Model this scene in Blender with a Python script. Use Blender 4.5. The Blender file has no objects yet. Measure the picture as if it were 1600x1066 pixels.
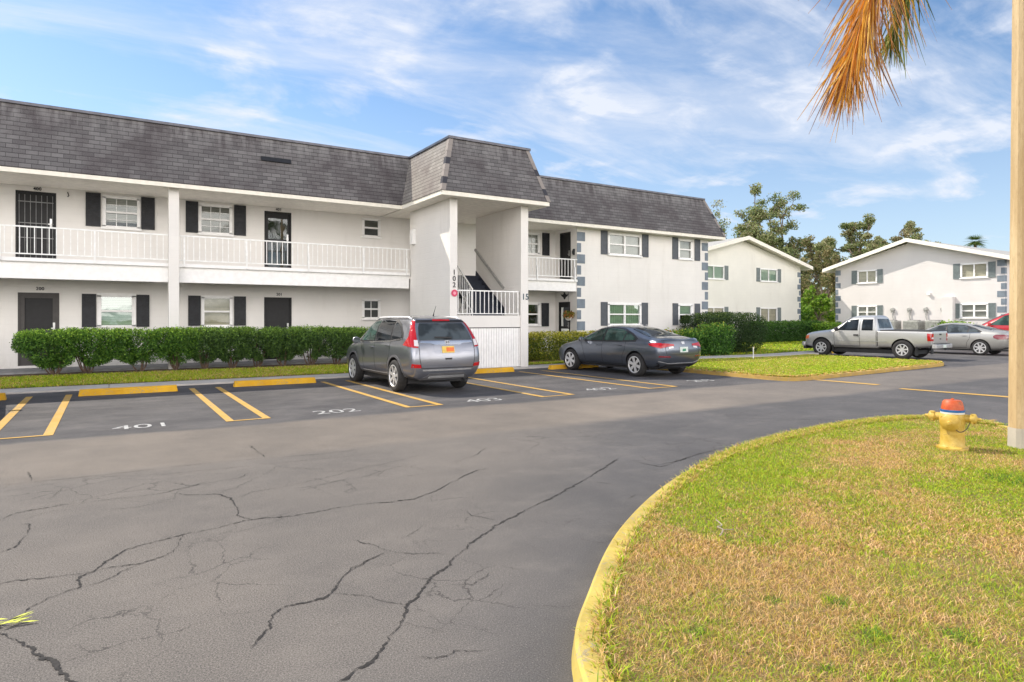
import bpy, bmesh, math, random
import numpy as np
from mathutils import Vector, Matrix, noise
from mathutils.bvhtree import BVHTree

# ------------------------------------------------------------------ camera, world, sun, exposure
scene = bpy.context.scene
COL = scene.collection
R = math.radians
HEAD = 31.94                                  # the camera looks this far clockwise of +Y (facade runs along X)
cam_d = bpy.data.cameras.new('camera'); cam = bpy.data.objects.new('camera', cam_d); COL.objects.link(cam)
cam.location = (0, 0, 1.58); cam.rotation_euler = (R(90), 0, R(-HEAD))
cam_d.sensor_width = 36; cam_d.lens = 1010 / 1600 * 36; cam_d.shift_y = -35 / 1600
cam_d.clip_start = 0.05; cam_d.clip_end = 3000
scene.camera = cam

SUN = Vector((-0.526, 0.769, 1.0)).normalized()      # towards the sun
sun_el = math.asin(SUN.z); sun_az = math.atan2(SUN.x, SUN.y)
sd = bpy.data.lights.new('sun', 'SUN'); so = bpy.data.objects.new('sun', sd); COL.objects.link(so)
sd.energy = 3.5; sd.angle = R(0.6); sd.color = (1.0, 0.92, 0.80)
so.rotation_euler = (-SUN).to_track_quat('-Z', 'Y').to_euler()
so.location = (-10, 20, 30)

world = bpy.data.worlds.new('World'); scene.world = world; world.use_nodes = True
wn = world.node_tree.nodes; wl = world.node_tree.links; wn.clear()
def wnode(t, **k):
    n = wn.new(t)
    for a, b in k.items(): setattr(n, a, b)
    return n
def wmath(op, a, b=None, clamp=False):
    n = wn.new('ShaderNodeMath'); n.operation = op; n.use_clamp = clamp
    for i, v in enumerate((a, b)):
        if v is None: continue
        if isinstance(v, (int, float)): n.inputs[i].default_value = v
        else: wl.new(v, n.inputs[i])
    return n.outputs[0]
sky = wnode('ShaderNodeTexSky', sky_type='NISHITA'); sky.sun_disc = False
sky.sun_elevation = sun_el; sky.sun_rotation = sun_az
sky.air_density = 1.0; sky.dust_density = 0.6; sky.ozone_density = 2.0
tc = wnode('ShaderNodeTexCoord'); sep = wnode('ShaderNodeSeparateXYZ'); wl.new(tc.outputs['Generated'], sep.inputs[0])
zc = wmath('ADD', wmath('MAXIMUM', sep.outputs[2], 0.0), 0.16)
px_ = wmath('DIVIDE', sep.outputs[0], zc); py_ = wmath('DIVIDE', sep.outputs[1], zc)
cmb = wnode('ShaderNodeCombineXYZ'); wl.new(px_, cmb.inputs[0]); wl.new(py_, cmb.inputs[1])
def cloud(rot, scale, nscale, detail, lo, hi, dist=0.6, rough=.55, off=(0, 0, 0)):
    m = wnode('ShaderNodeMapping'); m.inputs['Rotation'].default_value = (0, 0, R(rot)); m.inputs['Scale'].default_value = scale
    m.inputs['Location'].default_value = off
    wl.new(cmb.outputs[0], m.inputs[0])
    n = wnode('ShaderNodeTexNoise'); n.inputs['Scale'].default_value = nscale; n.inputs['Detail'].default_value = detail
    n.inputs['Roughness'].default_value = rough; n.inputs['Distortion'].default_value = dist
    wl.new(m.outputs[0], n.inputs['Vector'])
    r = wnode('ShaderNodeMapRange'); r.interpolation_type = 'SMOOTHSTEP'
    r.inputs['From Min'].default_value = lo; r.inputs['From Max'].default_value = hi
    wl.new(n.outputs[0], r.inputs[0]); return r.outputs[0]
c_streak = cloud(48, (0.28, 1.0, 1), 1.35, 12, 0.43, 0.66, 0.5, .62, (3.1, 0.4, 0))
c_puff = cloud(0, (1, 1, 1), 2.2, 10, 0.47, 0.70, 0.3, .58, (1.7, 5.2, 0))
c_fine = cloud(20, (0.5, 1.0, 1), 5.0, 8, 0.30, 0.75, 0.8, .62)
cl = wmath('ADD', wmath('MULTIPLY', c_streak, wmath('ADD', wmath('MULTIPLY', c_fine, 0.5), 0.45)), wmath('MULTIPLY', c_puff, wmath('ADD', wmath('MULTIPLY', c_fine, .8), .35)), True)
hz = wnode('ShaderNodeMapRange'); hz.inputs['From Min'].default_value = 0.02; hz.inputs['From Max'].default_value = 0.36
hz.inputs['To Min'].default_value = 0.50; hz.inputs['To Max'].default_value = 0.0
wl.new(sep.outputs[2], hz.inputs[0])
cl = wmath('MAXIMUM', cl, hz.outputs[0])
cl = wmath('MULTIPLY', cl, 0.92)
tint = wnode('ShaderNodeMix', data_type='RGBA', blend_type='MULTIPLY'); tint.inputs[0].default_value = 1
wl.new(sky.outputs[0], tint.inputs[6]); tint.inputs[7].default_value = (.60, .71, .78, 1)
mixc = wnode('ShaderNodeMix', data_type='RGBA'); wl.new(cl, mixc.inputs[0]); wl.new(tint.outputs[2], mixc.inputs[6])
mixc.inputs[7].default_value = (4.0, 4.2, 4.65, 1)
# bright low clouds added out of view behind the camera to fill shaded walls
sky_fill = wnode('ShaderNodeMapRange'); sky_fill.interpolation_type = 'SMOOTHSTEP'
sky_fill.inputs['From Min'].default_value = -0.05; sky_fill.inputs['From Max'].default_value = 0.55
wl.new(wmath('ADD', wmath('MULTIPLY', sep.outputs[1], -0.85), wmath('MULTIPLY', sep.outputs[0], -0.35)), sky_fill.inputs[0])
c_fill = cloud(0, (1, 1, 1), 0.9, 8, 0.30, 0.62, 0.4, .58, (4.2, 1.1, 0))
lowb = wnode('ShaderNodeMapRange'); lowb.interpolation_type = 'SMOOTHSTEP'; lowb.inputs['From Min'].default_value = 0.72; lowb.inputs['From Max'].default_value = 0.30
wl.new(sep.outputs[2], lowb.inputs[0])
mixb = wnode('ShaderNodeMix', data_type='RGBA'); wl.new(wmath('MULTIPLY', wmath('MULTIPLY', sky_fill.outputs[0], lowb.outputs[0]), c_fill), mixb.inputs[0]); wl.new(mixc.outputs[2], mixb.inputs[6])
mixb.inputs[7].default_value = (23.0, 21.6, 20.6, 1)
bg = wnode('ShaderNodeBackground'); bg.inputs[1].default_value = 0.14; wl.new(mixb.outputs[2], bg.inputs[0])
wo = wnode('ShaderNodeOutputWorld'); wl.new(bg.outputs[0], wo.inputs[0])

vs = scene.view_settings
vs.view_transform = 'Standard'; vs.look = 'None'; vs.gamma = 1.0; vs.use_curve_mapping = False; vs.exposure = 0.66
scene.render.engine = 'CYCLES'
scene.cycles.max_bounces = 8; scene.cycles.transparent_max_bounces = 12

rng = random.Random(7); nr = np.random.default_rng(11)

# ------------------------------------------------------------------ materials
MATS = {}
class Mat:
    def __init__(s, name):
        s.m = bpy.data.materials.new(name); s.m.use_nodes = True; s.t = s.m.node_tree; s.n = s.t.nodes; s.l = s.t.links
        s.b = s.n['Principled BSDF']; s.out = s.n['Material Output']; MATS[name] = s.m
    def node(s, t, **k):
        n = s.n.new(t)
        for a, b in k.items(): setattr(n, a, b)
        return n
    def set(s, inp, v):
        if hasattr(v, 'links') or isinstance(v, bpy.types.NodeSocket): s.l.new(v, inp)
        else: inp.default_value = v
    def noise(s, scale, detail=3, vec=None, rough=.5, dist=0, out=0):
        n = s.node('ShaderNodeTexNoise'); n.inputs['Scale'].default_value = scale; n.inputs['Detail'].default_value = detail
        n.inputs['Roughness'].default_value = rough; n.inputs['Distortion'].default_value = dist
        if vec is not None: s.l.new(vec, n.inputs['Vector'])
        return n.outputs[out]
    def obj(s):
        return s.node('ShaderNodeTexCoord').outputs['Object']
    def uv(s): return s.node('ShaderNodeTexCoord').outputs['UV']
    def mapping(s, vec, scale=(1, 1, 1), loc=(0, 0, 0), rot=(0, 0, 0)):
        m = s.node('ShaderNodeMapping'); s.l.new(vec, m.inputs[0]); m.inputs['Scale'].default_value = scale
        m.inputs['Location'].default_value = loc; m.inputs['Rotation'].default_value = rot; return m.outputs[0]
    def ramp(s, fac, lo, hi, a=0., b=1., smooth=True):
        r = s.node('ShaderNodeMapRange')
        if smooth: r.interpolation_type = 'SMOOTHSTEP'
        r.inputs['From Min'].default_value = lo; r.inputs['From Max'].default_value = hi
        r.inputs['To Min'].default_value = a; r.inputs['To Max'].default_value = b
        s.l.new(fac, r.inputs[0]); return r.outputs[0]
    def mix(s, fac, a, b, mode='MIX'):
        m = s.node('ShaderNodeMix', data_type='RGBA', blend_type=mode)
        s.set(m.inputs[0], fac)
        for i, v in ((6, a), (7, b)):
            if isinstance(v, tuple): m.inputs[i].default_value = (*v[:3], 1)
            else: s.l.new(v, m.inputs[i])
        return m.outputs[2]
    def math(s, op, a, b=0., clamp=False):
        n = s.node('ShaderNodeMath', operation=op, use_clamp=clamp); s.set(n.inputs[0], a); s.set(n.inputs[1], b); return n.outputs[0]
    def bump(s, h, strength=.3, dist=.01):
        b = s.node('ShaderNodeBump'); b.inputs['Strength'].default_value = strength; b.inputs['Distance'].default_value = dist
        s.l.new(h, b.inputs['Height']); s.l.new(b.outputs[0], s.b.inputs['Normal'])
    def base(s, v, rough=None, metal=None):
        s.set(s.b.inputs['Base Color'], (*v[:3], 1) if isinstance(v, tuple) else v)
        if rough is not None: s.set(s.b.inputs['Roughness'], rough)
        if metal is not None: s.set(s.b.inputs['Metallic'], metal)

def simple(name, col, rough=.6, metal=0, var=.12, scale=8, bump=0, bscale=60, coat=0):
    M = Mat(name); o = M.obj()
    n = M.noise(scale, 4, o)
    lo = tuple(c * (1 - var) for c in col); hi = tuple(min(1, c * (1 + var)) for c in col)
    M.base(M.mix(M.ramp(n, .3, .7), lo, hi), rough, metal)
    if bump: M.bump(M.noise(bscale, 3, o), bump, .01)
    if coat: M.b.inputs['Coat Weight'].default_value = coat; M.b.inputs['Coat Roughness'].default_value = .04
    return M.m

def stucco(name, col, dirt=.42):
    M = Mat(name); o = M.obj()
    big = M.noise(.55, 5, o, .6); mid = M.noise(3.5, 5, o)
    c = M.mix(M.ramp(big, .35, .7), tuple(x * .93 for x in col), col)
    st = M.noise(1.2, 6, M.mapping(o, (1.6, 1.6, .25)), .65)
    c = M.mix(M.ramp(st, .52, .8, 0, dirt), c, tuple(x * .72 for x in (col[0], col[1] * .98, col[2] * .93)))
    sz_ = M.node('ShaderNodeSeparateXYZ'); M.l.new(o, sz_.inputs[0])
    splash = M.math('MULTIPLY', M.ramp(sz_.outputs[2], .75, .10), M.ramp(M.noise(2.6, 6, M.mapping(o, (1, 1, .5), (3, 3, 0)), .7), .38, .68))
    c = M.mix(M.math('MULTIPLY', splash, .5), c, tuple(x * .55 for x in (col[0], col[1] * .95, col[2] * .88)))
    # masonry courses showing faintly through the paint
    sx = M.node('ShaderNodeSeparateXYZ'); M.l.new(o, sx.inputs[0])
    row = M.math('FRACT', M.math('DIVIDE', M.math('ADD', sx.outputs[2], M.math('MULTIPLY', mid, .012)), .205))
    jt = M.ramp(M.math('ABSOLUTE', M.math('SUBTRACT', row, .5)), .44, .5)
    c = M.mix(M.math('MULTIPLY', jt, .07), c, tuple(x * .6 for x in col))
    M.base(c, .85)
    h = M.math('ADD', M.math('MULTIPLY', M.noise(45, 4, o), .6), M.math('SUBTRACT', M.math('MULTIPLY', M.noise(9, 3, o), .7), M.math('MULTIPLY', jt, .5)))
    M.bump(h, .35, .012); return M.m
stucco('stucco', (.80, .775, .735)); stucco('stucco_yellow', (.80, .78, .71)); stucco('stucco_sunny', (.68, .65, .63), .2)
simple('cream_trim', (.82, .78, .68), .6, var=.05)
simple('white_paint', (.86, .85, .83), .45, var=.04)
simple('rail_paint', (.86, .86, .84), .45, var=.08)
simple('quoin_blue', (.17, .205, .24), .75, var=.12, scale=4, bump=.2)
simple('shutter_dark', (.014, .015, .019), .6, var=.3)
simple('shutter_grey', (.085, .095, .11), .6, var=.1)
simple('shutter_green', (.17, .20, .20), .6, var=.1)
simple('door_black', (.008, .008, .009), .6, var=.2)
simple('door_charcoal', (.055, .05, .047), .6, var=.1)
simple('dark_metal', (.03, .03, .032), .4, .4)
simple('numeral_dark', (.02, .02, .025), .5)
simple('numeral_blue', (.035, .075, .10), .5)
simple('brass', (.5, .42, .25), .3, .9)
simple('steel', (.55, .55, .54), .35, .8)
simple('dark_interior', (.012, .012, .013), .9)
simple('navy_stair', (.022, .028, .045), .7, var=.15)
simple('soffit', (.84, .80, .72), .7, var=.06)
simple('slab_grey', (.24, .24, .24), .85, var=.15, bump=.2)
simple('roof_cap', (.10, .10, .115), .35, .5, var=.25, scale=3)
simple('red_sign', (.60, .05, .12), .5); simple('stain_rust', (.30, .20, .12), .9); simple('sign_pink', (.80, .30, .38), .5); simple('white_letters', (.8, .8, .78), .6)
simple('ac_grey', (.38, .38, .36), .6, .2, var=.15); simple('ac_dark', (.06, .06, .06), .6)
simple('flat_roof', (.45, .44, .42), .9)
simple('grey_shingle_pale', (.36, .35, .33), .9, var=.2, scale=12)
simple('chrome', (.75, .76, .78), .15, 1.0, var=.02)
simple('alloy', (.62, .62, .62), .35, .45, var=.05)
simple('silver_rail', (.72, .72, .72), .35, .2); simple('alloy_dark', (.05, .05, .052), .4, .5)
simple('rubber', (.022, .021, .021), .85, var=.3, scale=20, bump=.2)
simple('black_plastic', (.018, .018, .02), .55, var=.2)
simple('grey_plastic', (.10, .10, .105), .6, var=.1)
simple('silver_plastic', (.38, .38, .38), .4, .3)
simple('tail_red', (.42, .004, .008), .15, var=.05, coat=.5)
simple('tail_dark_red', (.18, .012, .02), .15, coat=1)
simple('lens_clear', (.7, .66, .66), .12, var=.05, coat=1)
simple('plate_yellow', (.72, .50, .10), .5); simple('plate_orange', (.75, .16, .03), .5); simple('plate_pale', (.62, .68, .62), .5, var=.1, scale=30)
simple('plate_green', (.03, .22, .12), .5)
M = Mat('number_white'); _o = M.obj(); _n = M.noise(14, 5, _o, .75); M.base(M.mix(M.ramp(_n, .34, .52), (.11, .108, .11), (.46, .46, .45)), .85)
simple('terracotta_basket', (.18, .10, .06), .8)
simple('leaf_yellow', (.62, .66, .06), .6)
simple('twig_bark', (.30, .24, .18), .85)

def car_paint(name, col, metal=.55, rough=.32):
    M = Mat(name); o = M.obj()
    fl = M.noise(900, 1, o); d = M.noise(2.0, 4, o)
    c = M.mix(M.ramp(fl, .3, .7), tuple(x * .9 for x in col), tuple(min(1, x * 1.12) for x in col))
    sx = M.node('ShaderNodeSeparateXYZ'); M.l.new(o, sx.inputs[0])
    dirt = M.math('MULTIPLY', M.ramp(sx.outputs[2], .55, .15), M.ramp(d, .35, .75))
    c = M.mix(M.math('MULTIPLY', dirt, .35), c, (.16, .14, .12))
    M.base(c, M.math('ADD', M.math('MULTIPLY', dirt, .25), rough), metal)
    M.b.inputs['Coat Weight'].default_value = .9; M.b.inputs['Coat Roughness'].default_value = .06; return M.m
car_paint('paint_grey', (.255, .265, .30), .75, .28); car_paint('paint_blue_grey', (.13, .15, .185), .75, .3); car_paint('paint_silver', (.50, .495, .48), .5, .35)
car_paint('paint_champagne', (.42, .41, .38), .5, .35); car_paint('paint_red', (.45, .012, .02), .2, .3)
def car_glass(name, col, rough=.03):
    M = Mat(name); M.base(col, rough); M.b.inputs['Specular IOR Level'].default_value = .32; M.b.inputs['Coat Weight'].default_value = .0
    o = M.obj(); M.base(M.mix(M.ramp(M.noise(3.0, 2, o), .42, .6), tuple(c * .6 for c in col), tuple(c * 1.5 for c in col)), rough)
    M.b.inputs['Coat Roughness'].default_value = .02; return M.m
car_glass('glass_dark', (.014, .018, .022)); car_glass('glass_green', (.035, .065, .055)); car_glass('glass_smoke', (.05, .06, .065))

def window_glass(name, tint, refl=.28):
    M = Mat(name); M.n.remove(M.b)
    t = M.node('ShaderNodeBsdfTransparent'); t.inputs[0].default_value = (*tint, 1)
    g = M.node('ShaderNodeBsdfGlossy'); g.inputs[1].default_value = .03 if 'Roughness' not in g.inputs else .03
    g.inputs['Color'].default_value = (.92, .97, .97, 1); g.inputs['Roughness'].default_value = .02
    o = M.obj(); b = M.node('ShaderNodeBump'); b.inputs['Strength'].default_value = .06; b.inputs['Distance'].default_value = .02
    M.l.new(M.noise(2.5, 2, o), b.inputs['Height']); M.l.new(b.outputs[0], g.inputs['Normal'])
    lw = M.node('ShaderNodeFresnel'); lw.inputs[0].default_value = 1.5
    f = M.math('ADD', lw.outputs[0], refl, True)
    m = M.node('ShaderNodeMixShader'); M.l.new(f, m.inputs[0]); M.l.new(t.outputs[0], m.inputs[1]); M.l.new(g.outputs[0], m.inputs[2])
    M.l.new(m.outputs[0], M.out.inputs[0]); return M.m
window_glass('window_glass', (.78, .80, .78), .03); window_glass('window_glass_green', (.66, .82, .72), .14); window_glass('window_glass_dark', (.3, .33, .33), .05)
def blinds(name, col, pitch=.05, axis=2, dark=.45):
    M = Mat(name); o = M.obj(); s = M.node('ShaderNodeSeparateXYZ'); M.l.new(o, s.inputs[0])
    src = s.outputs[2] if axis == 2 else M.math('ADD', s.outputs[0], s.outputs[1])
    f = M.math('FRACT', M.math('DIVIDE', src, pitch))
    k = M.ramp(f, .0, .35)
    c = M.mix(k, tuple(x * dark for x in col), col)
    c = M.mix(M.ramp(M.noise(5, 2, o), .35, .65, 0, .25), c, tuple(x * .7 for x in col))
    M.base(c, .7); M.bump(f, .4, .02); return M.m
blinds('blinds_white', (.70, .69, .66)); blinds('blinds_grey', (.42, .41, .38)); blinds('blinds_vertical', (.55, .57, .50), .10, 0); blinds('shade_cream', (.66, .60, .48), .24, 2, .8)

def shingles(name, c1, c2, mort, scale=1.0, light=.0):
    M = Mat(name); u = M.uv()
    wob = M.noise(1.3, 3, u, out=1)
    b = M.node('ShaderNodeTexBrick'); M.l.new(M.mix(.004, u, wob, 'ADD'), b.inputs['Vector'])
    b.offset = .5; b.inputs['Scale'].default_value = 1; b.inputs['Brick Width'].default_value = .26; b.inputs['Row Height'].default_value = .125
    b.inputs['Mortar Size'].default_value = .006; b.inputs['Mortar Smooth'].default_value = .3; b.inputs['Bias'].default_value = 0
    b.inputs['Color1'].default_value = (*c1, 1); b.inputs['Color2'].default_value = (*c2, 1); b.inputs['Mortar'].default_value = (*mort, 1)
    b2 = M.node('ShaderNodeTexBrick'); M.l.new(u, b2.inputs['Vector']); b2.offset = .5
    b2.inputs['Scale'].default_value = 1; b2.inputs['Brick Width'].default_value = .26; b2.inputs['Row Height'].default_value = .125
    b2.inputs['Mortar Size'].default_value = 0; b2.inputs['Color1'].default_value = (.0, 0, 0, 1); b2.inputs['Color2'].default_value = (1, 1, 1, 1)
    c = b.outputs[0]
    big = M.noise(.8, 6, u, .6)
    c = M.mix(M.ramp(big, .38, .66, 0, .75), c, tuple(x * .55 for x in (c1[0] * 1.1, c1[1] * .95, c1[2])))
    s = M.node('ShaderNodeSeparateXYZ'); M.l.new(u, s.inputs[0])
    stk = M.noise(2.2, 5, M.mapping(u, (2.2, .35, 1)), .6)
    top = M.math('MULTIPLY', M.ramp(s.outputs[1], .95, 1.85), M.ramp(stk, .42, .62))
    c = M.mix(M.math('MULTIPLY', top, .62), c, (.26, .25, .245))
    c = M.mix(M.ramp(M.noise(60, 2, u), .45, .8, 0, .35), c, tuple(min(1, x * 1.7) for x in c2))
    # darker band along the lower edge of each course
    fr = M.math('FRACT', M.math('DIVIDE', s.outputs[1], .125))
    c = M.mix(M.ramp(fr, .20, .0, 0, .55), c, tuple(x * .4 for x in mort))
    M.base(c, .93); h = M.math('ADD', M.math('MULTIPLY', M.math('SUBTRACT', 1., fr), 1.), M.math('MULTIPLY', b2.outputs[0], .4))
    M.bump(h, .6, .02); return M.m
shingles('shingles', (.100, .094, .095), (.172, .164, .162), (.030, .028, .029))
shingles('shingles_sunlit', (.20, .185, .165), (.27, .25, .225), (.07, .062, .055))  # lighter shingle copy for the tower sides, sunlight put into its colour
def mat_cap():
    M = Mat('shingle_caps'); u = M.uv(); s = M.node('ShaderNodeSeparateXYZ'); M.l.new(u, s.inputs[0])
    n = M.node('ShaderNodeTexWhiteNoise', noise_dimensions='1D'); M.l.new(M.math('FLOOR', M.math('DIVIDE', s.outputs[1], .22)), n.inputs['W'])
    M.base(M.mix(M.ramp(n.outputs[0], .35, .6), (.045, .045, .055), (.27, .24, .22)), .9)
mat_cap()

def asphalt():
    M = Mat('asphalt'); o = M.obj(); s = M.node('ShaderNodeSeparateXYZ'); M.l.new(o, s.inputs[0]); X, Y = s.outputs[0], s.outputs[1]
    warp = M.math('MULTIPLY', M.math('SUBTRACT', M.noise(.55, 5, o, .6), .5), 1.3)
    warp2 = M.math('MULTIPLY', M.math('SUBTRACT', M.noise(.9, 6, M.mapping(o, (1, 1, 1), (7, 3, 0)), .65), .5), 1.6)
    Yw = M.math('ADD', Y, M.math('MULTIPLY', warp, .30))
    big = M.noise(.35, 6, o, .6); agg = M.noise(120, 4, o, .8); agg2 = M.noise(150, 3, o, .7)
    vor = M.node('ShaderNodeTexVoronoi'); vor.inputs['Scale'].default_value = 120; M.l.new(o, vor.inputs['Vector'])
    rough_c = M.mix(M.ramp(big, .3, .7), (.178, .162, .148), (.245, .217, .190))
    tan_c = M.mix(M.ramp(M.noise(.8, 5, o, .65), .3, .7), (.215, .187, .160), (.285, .244, .204))
    seal_c = M.mix(M.ramp(M.noise(.7, 6, o, .65), .3, .72), (.088, .086, .089), (.130, .124, .125))
    park_c = M.mix(M.ramp(M.noise(1.1, 6, M.mapping(o, (.6, 1, 1)), .68), .32, .72), (.068, .067, .072), (.135, .128, .129))
    # worn band along the aisle between y 7.8 and y 10.2
    tanm = M.math('MULTIPLY', M.ramp(Yw, 7.55, 7.95), M.ramp(Yw, 10.35, 10.05))
    # the freshly sealed half of the road, east of a soft diagonal
    dgl = M.math('ADD', M.math('SUBTRACT', X, M.math('MULTIPLY', Y, .92)), warp2)
    sealm = M.ramp(dgl, -2.6, .4)
    c = M.mix(sealm, rough_c, seal_c)
    c = M.mix(M.math('MULTIPLY', tanm, M.ramp(M.math('ADD', X, warp2), 16., 6., .55, 1.)), c, tan_c)
    c = M.mix(M.ramp(Yw, 10.1, 10.35), c, park_c)
    spk = M.ramp(agg, .38, .66)
    amp = M.math('SUBTRACT', 1., M.math('MULTIPLY', M.math('MAXIMUM', sealm, M.ramp(Yw, 10.1, 10.4)), .45))
    c = M.mix(M.math('MULTIPLY', M.math('MULTIPLY', M.ramp(agg, .60, .40), amp), .75), c, (.04, .037, .035))
    c = M.mix(M.math('MULTIPLY', M.math('MULTIPLY', M.ramp(agg2, .58, .74), amp), .9), c, (.58, .53, .47))
    c = M.mix(M.ramp(M.noise(2.6, 6, M.mapping(o, (.7, 1, 1), (5, 2, 0)), .7), .46, .70, 0, .14), c, (.28, .25, .22))
    c = M.mix(M.ramp(M.noise(.9, 6, M.mapping(o, (1, .6, 1), (2, 8, 0)), .7), .50, .72, 0, .22), c, (.075, .07, .07))
    oil = M.math('MULTIPLY', M.ramp(M.noise(1.7, 4, M.mapping(o, (1, 1, 1), (3, 9, 0)), .5), .62, .8), .35)
    c = M.mix(oil, c, (.06, .058, .06))
    # alligator hairlines in the older part
    v2 = M.node('ShaderNodeTexVoronoi', feature='DISTANCE_TO_EDGE'); v2.inputs['Scale'].default_value = 2.3
    M.l.new(M.mix(.22, o, M.noise(3.2, 5, o, .7, out=1), 'ADD'), v2.inputs['Vector'])
    hair = M.math('MULTIPLY', M.ramp(v2.outputs[0], .014, .003), M.ramp(M.noise(.8, 4, M.mapping(o, (1, 1, 1), (1, 4, 2)), .6), .50, .64))
    c = M.mix(M.math('MULTIPLY', hair, M.ramp(Yw, 8.0, 7.2, 0, .8)), c, (.05, .045, .042))
    M.base(c, M.ramp(agg, .3, .7, .92, .78))
    M.b.inputs['Specular IOR Level'].default_value = .25
    M.bump(M.math('ADD', M.math('MULTIPLY', spk, amp), M.math('MULTIPLY', vor.outputs[0], .4)), .35, .005)
asphalt()
simple('crack_dark', (.030, .027, .025), .95, var=.3, scale=30)
def line_paint():
    M = Mat('line_yellow'); o = M.obj(); n = M.noise(55, 4, o, .7); b = M.noise(2.4, 5, o, .6)
    c = M.mix(M.ramp(b, .3, .7), (.50, .29, .05), (.62, .38, .09))
    c = M.mix(M.ramp(M.math('ADD', n, M.math('MULTIPLY', b, .6)), .82, .98, 0, .9), c, (.15, .135, .12)); M.base(c, .8)
    M.bump(n, .3, .004)
line_paint()
def yellow_curb(name='curb_yellow', a=(.40, .29, .05), b_=(.56, .43, .10)):
    M = Mat(name); o = M.obj(); b = M.noise(2.5, 6, o, .65); f = M.noise(40, 4, o, .7)
    c = M.mix(M.ramp(b, .3, .7), a, b_)
    c = M.mix(M.ramp(M.math('ADD', f, M.math('MULTIPLY', M.noise(6, 4, o), .5)), .78, .98, 0, .85), c, (.30, .26, .19))
    c = M.mix(M.ramp(M.noise(1.6, 5, M.mapping(o, (1, 1, 1), (4, 1, 0)), .7), .52, .75, 0, .5), c, (.22, .17, .06))
    s = M.node('ShaderNodeSeparateXYZ'); M.l.new(o, s.inputs[0])
    M.base(c, .8); M.bump(M.math('ADD', f, M.noise(9, 4, o)), .5, .01)
yellow_curb(); yellow_curb('curb_worn', (.38, .24, .07), (.50, .33, .07)); yellow_curb('stop_yellow', (.62, .32, .008), (.78, .43, .015))
def concrete(name, a, b_):
    M = Mat(name); o = M.obj(); n = M.noise(2, 6, o, .65); f = M.noise(60, 3, o, .7)
    c = M.mix(M.ramp(n, .3, .7), a, b_); c = M.mix(M.ramp(f, .55, .8, 0, .4), c, tuple(x * .6 for x in a)); M.base(c, .9); M.bump(f, .4, .006)
concrete('concrete', (.42, .39, .35), (.54, .50, .45)); concrete('pole_concrete', (.42, .38, .32), (.52, .47, .39)); 
def pole_mat():
    M = Mat('pole_paint'); o = M.obj(); n = M.noise(1.3, 6, M.mapping(o, (3, 3, .35)), .7); f = M.noise(16, 5, M.mapping(o, (2.5, 2.5, .5)), .7); g_ = M.noise(70, 3, o, .7)
    c = M.mix(M.ramp(n, .35, .65), (.46, .32, .155), (.62, .47, .27)); c = M.mix(M.ramp(f, .5, .72, 0, .6), c, (.36, .24, .12)); c = M.mix(M.ramp(g_, .58, .8, 0, .5), c, (.70, .60, .44))
    M.base(c, .8); M.bump(M.math('ADD', f, g_), .5, .006)
pole_mat()

def soil(name, a, b_, c_):
    M = Mat(name); o = M.obj(); n = M.noise(1.1, 6, o, .65); f = M.noise(38, 5, o, .75); g = M.noise(9, 5, o, .7)
    c = M.mix(M.ramp(n, .38, .62), a, b_); c = M.mix(M.ramp(g, .4, .65, 0, .6), c, c_); c = M.mix(M.ramp(f, .5, .75, 0, .5), c, tuple(x * .4 for x in a))
    M.base(c, .95); M.bump(M.math('ADD', f, g), .8, .03)
soil('soil_dry', (.26, .18, .07), (.22, .19, .04), (.30, .20, .10))
soil('soil_green', (.11, .16, .022), (.15, .19, .03), (.19, .17, .06))
soil('mulch', (.10, .06, .04), (.13, .08, .05), (.06, .045, .03))

def veg(name, rough=.6, trans=.3, sat=1.):
    M = Mat(name); a = M.node('ShaderNodeAttribute', attribute_name='Col')
    M.base(a.outputs[0], rough); M.b.inputs['Specular IOR Level'].default_value = .3
    tr = M.node('ShaderNodeBsdfTranslucent'); M.l.new(a.outputs[0], tr.inputs[0])
    m = M.node('ShaderNodeMixShader'); m.inputs[0].default_value = trans
    M.l.new(M.b.outputs[0], m.inputs[1]); M.l.new(tr.outputs[0], m.inputs[2]); M.l.new(m.outputs[0], M.out.inputs[0])
veg('grass'); veg('leaves', .5, .3); veg('frond', .55, .4)
simple('bark', (.13, .10, .075), .9, var=.3, scale=6, bump=.6, bscale=14)
simple('stem_brown', (.10, .065, .045), .9, var=.3)
def hydrant_mat(name, a, b_, rust=.5):
    M = Mat(name); o = M.obj(); n = M.noise(9, 5, o, .65); f = M.noise(45, 4, o, .7)
    c = M.mix(M.ramp(n, .35, .68), a, b_)
    c = M.mix(M.ramp(M.math('ADD', n, M.math('MULTIPLY', f, .5)), .84, 1.0, 0, rust), c, (.16, .07, .03)); M.base(c, .5); M.bump(f, .25, .006)
hydrant_mat('hydrant_yellow', (.46, .29, .03), (.60, .42, .09), .8); hydrant_mat('hydrant_orange', (.44, .06, .012), (.56, .11, .025), .7)
hydrant_mat('hydrant_blue', (.01, .09, .28), (.02, .16, .40), .3); hydrant_mat('hydrant_white', (.68, .66, .58), (.74, .72, .66), .4)

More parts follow.
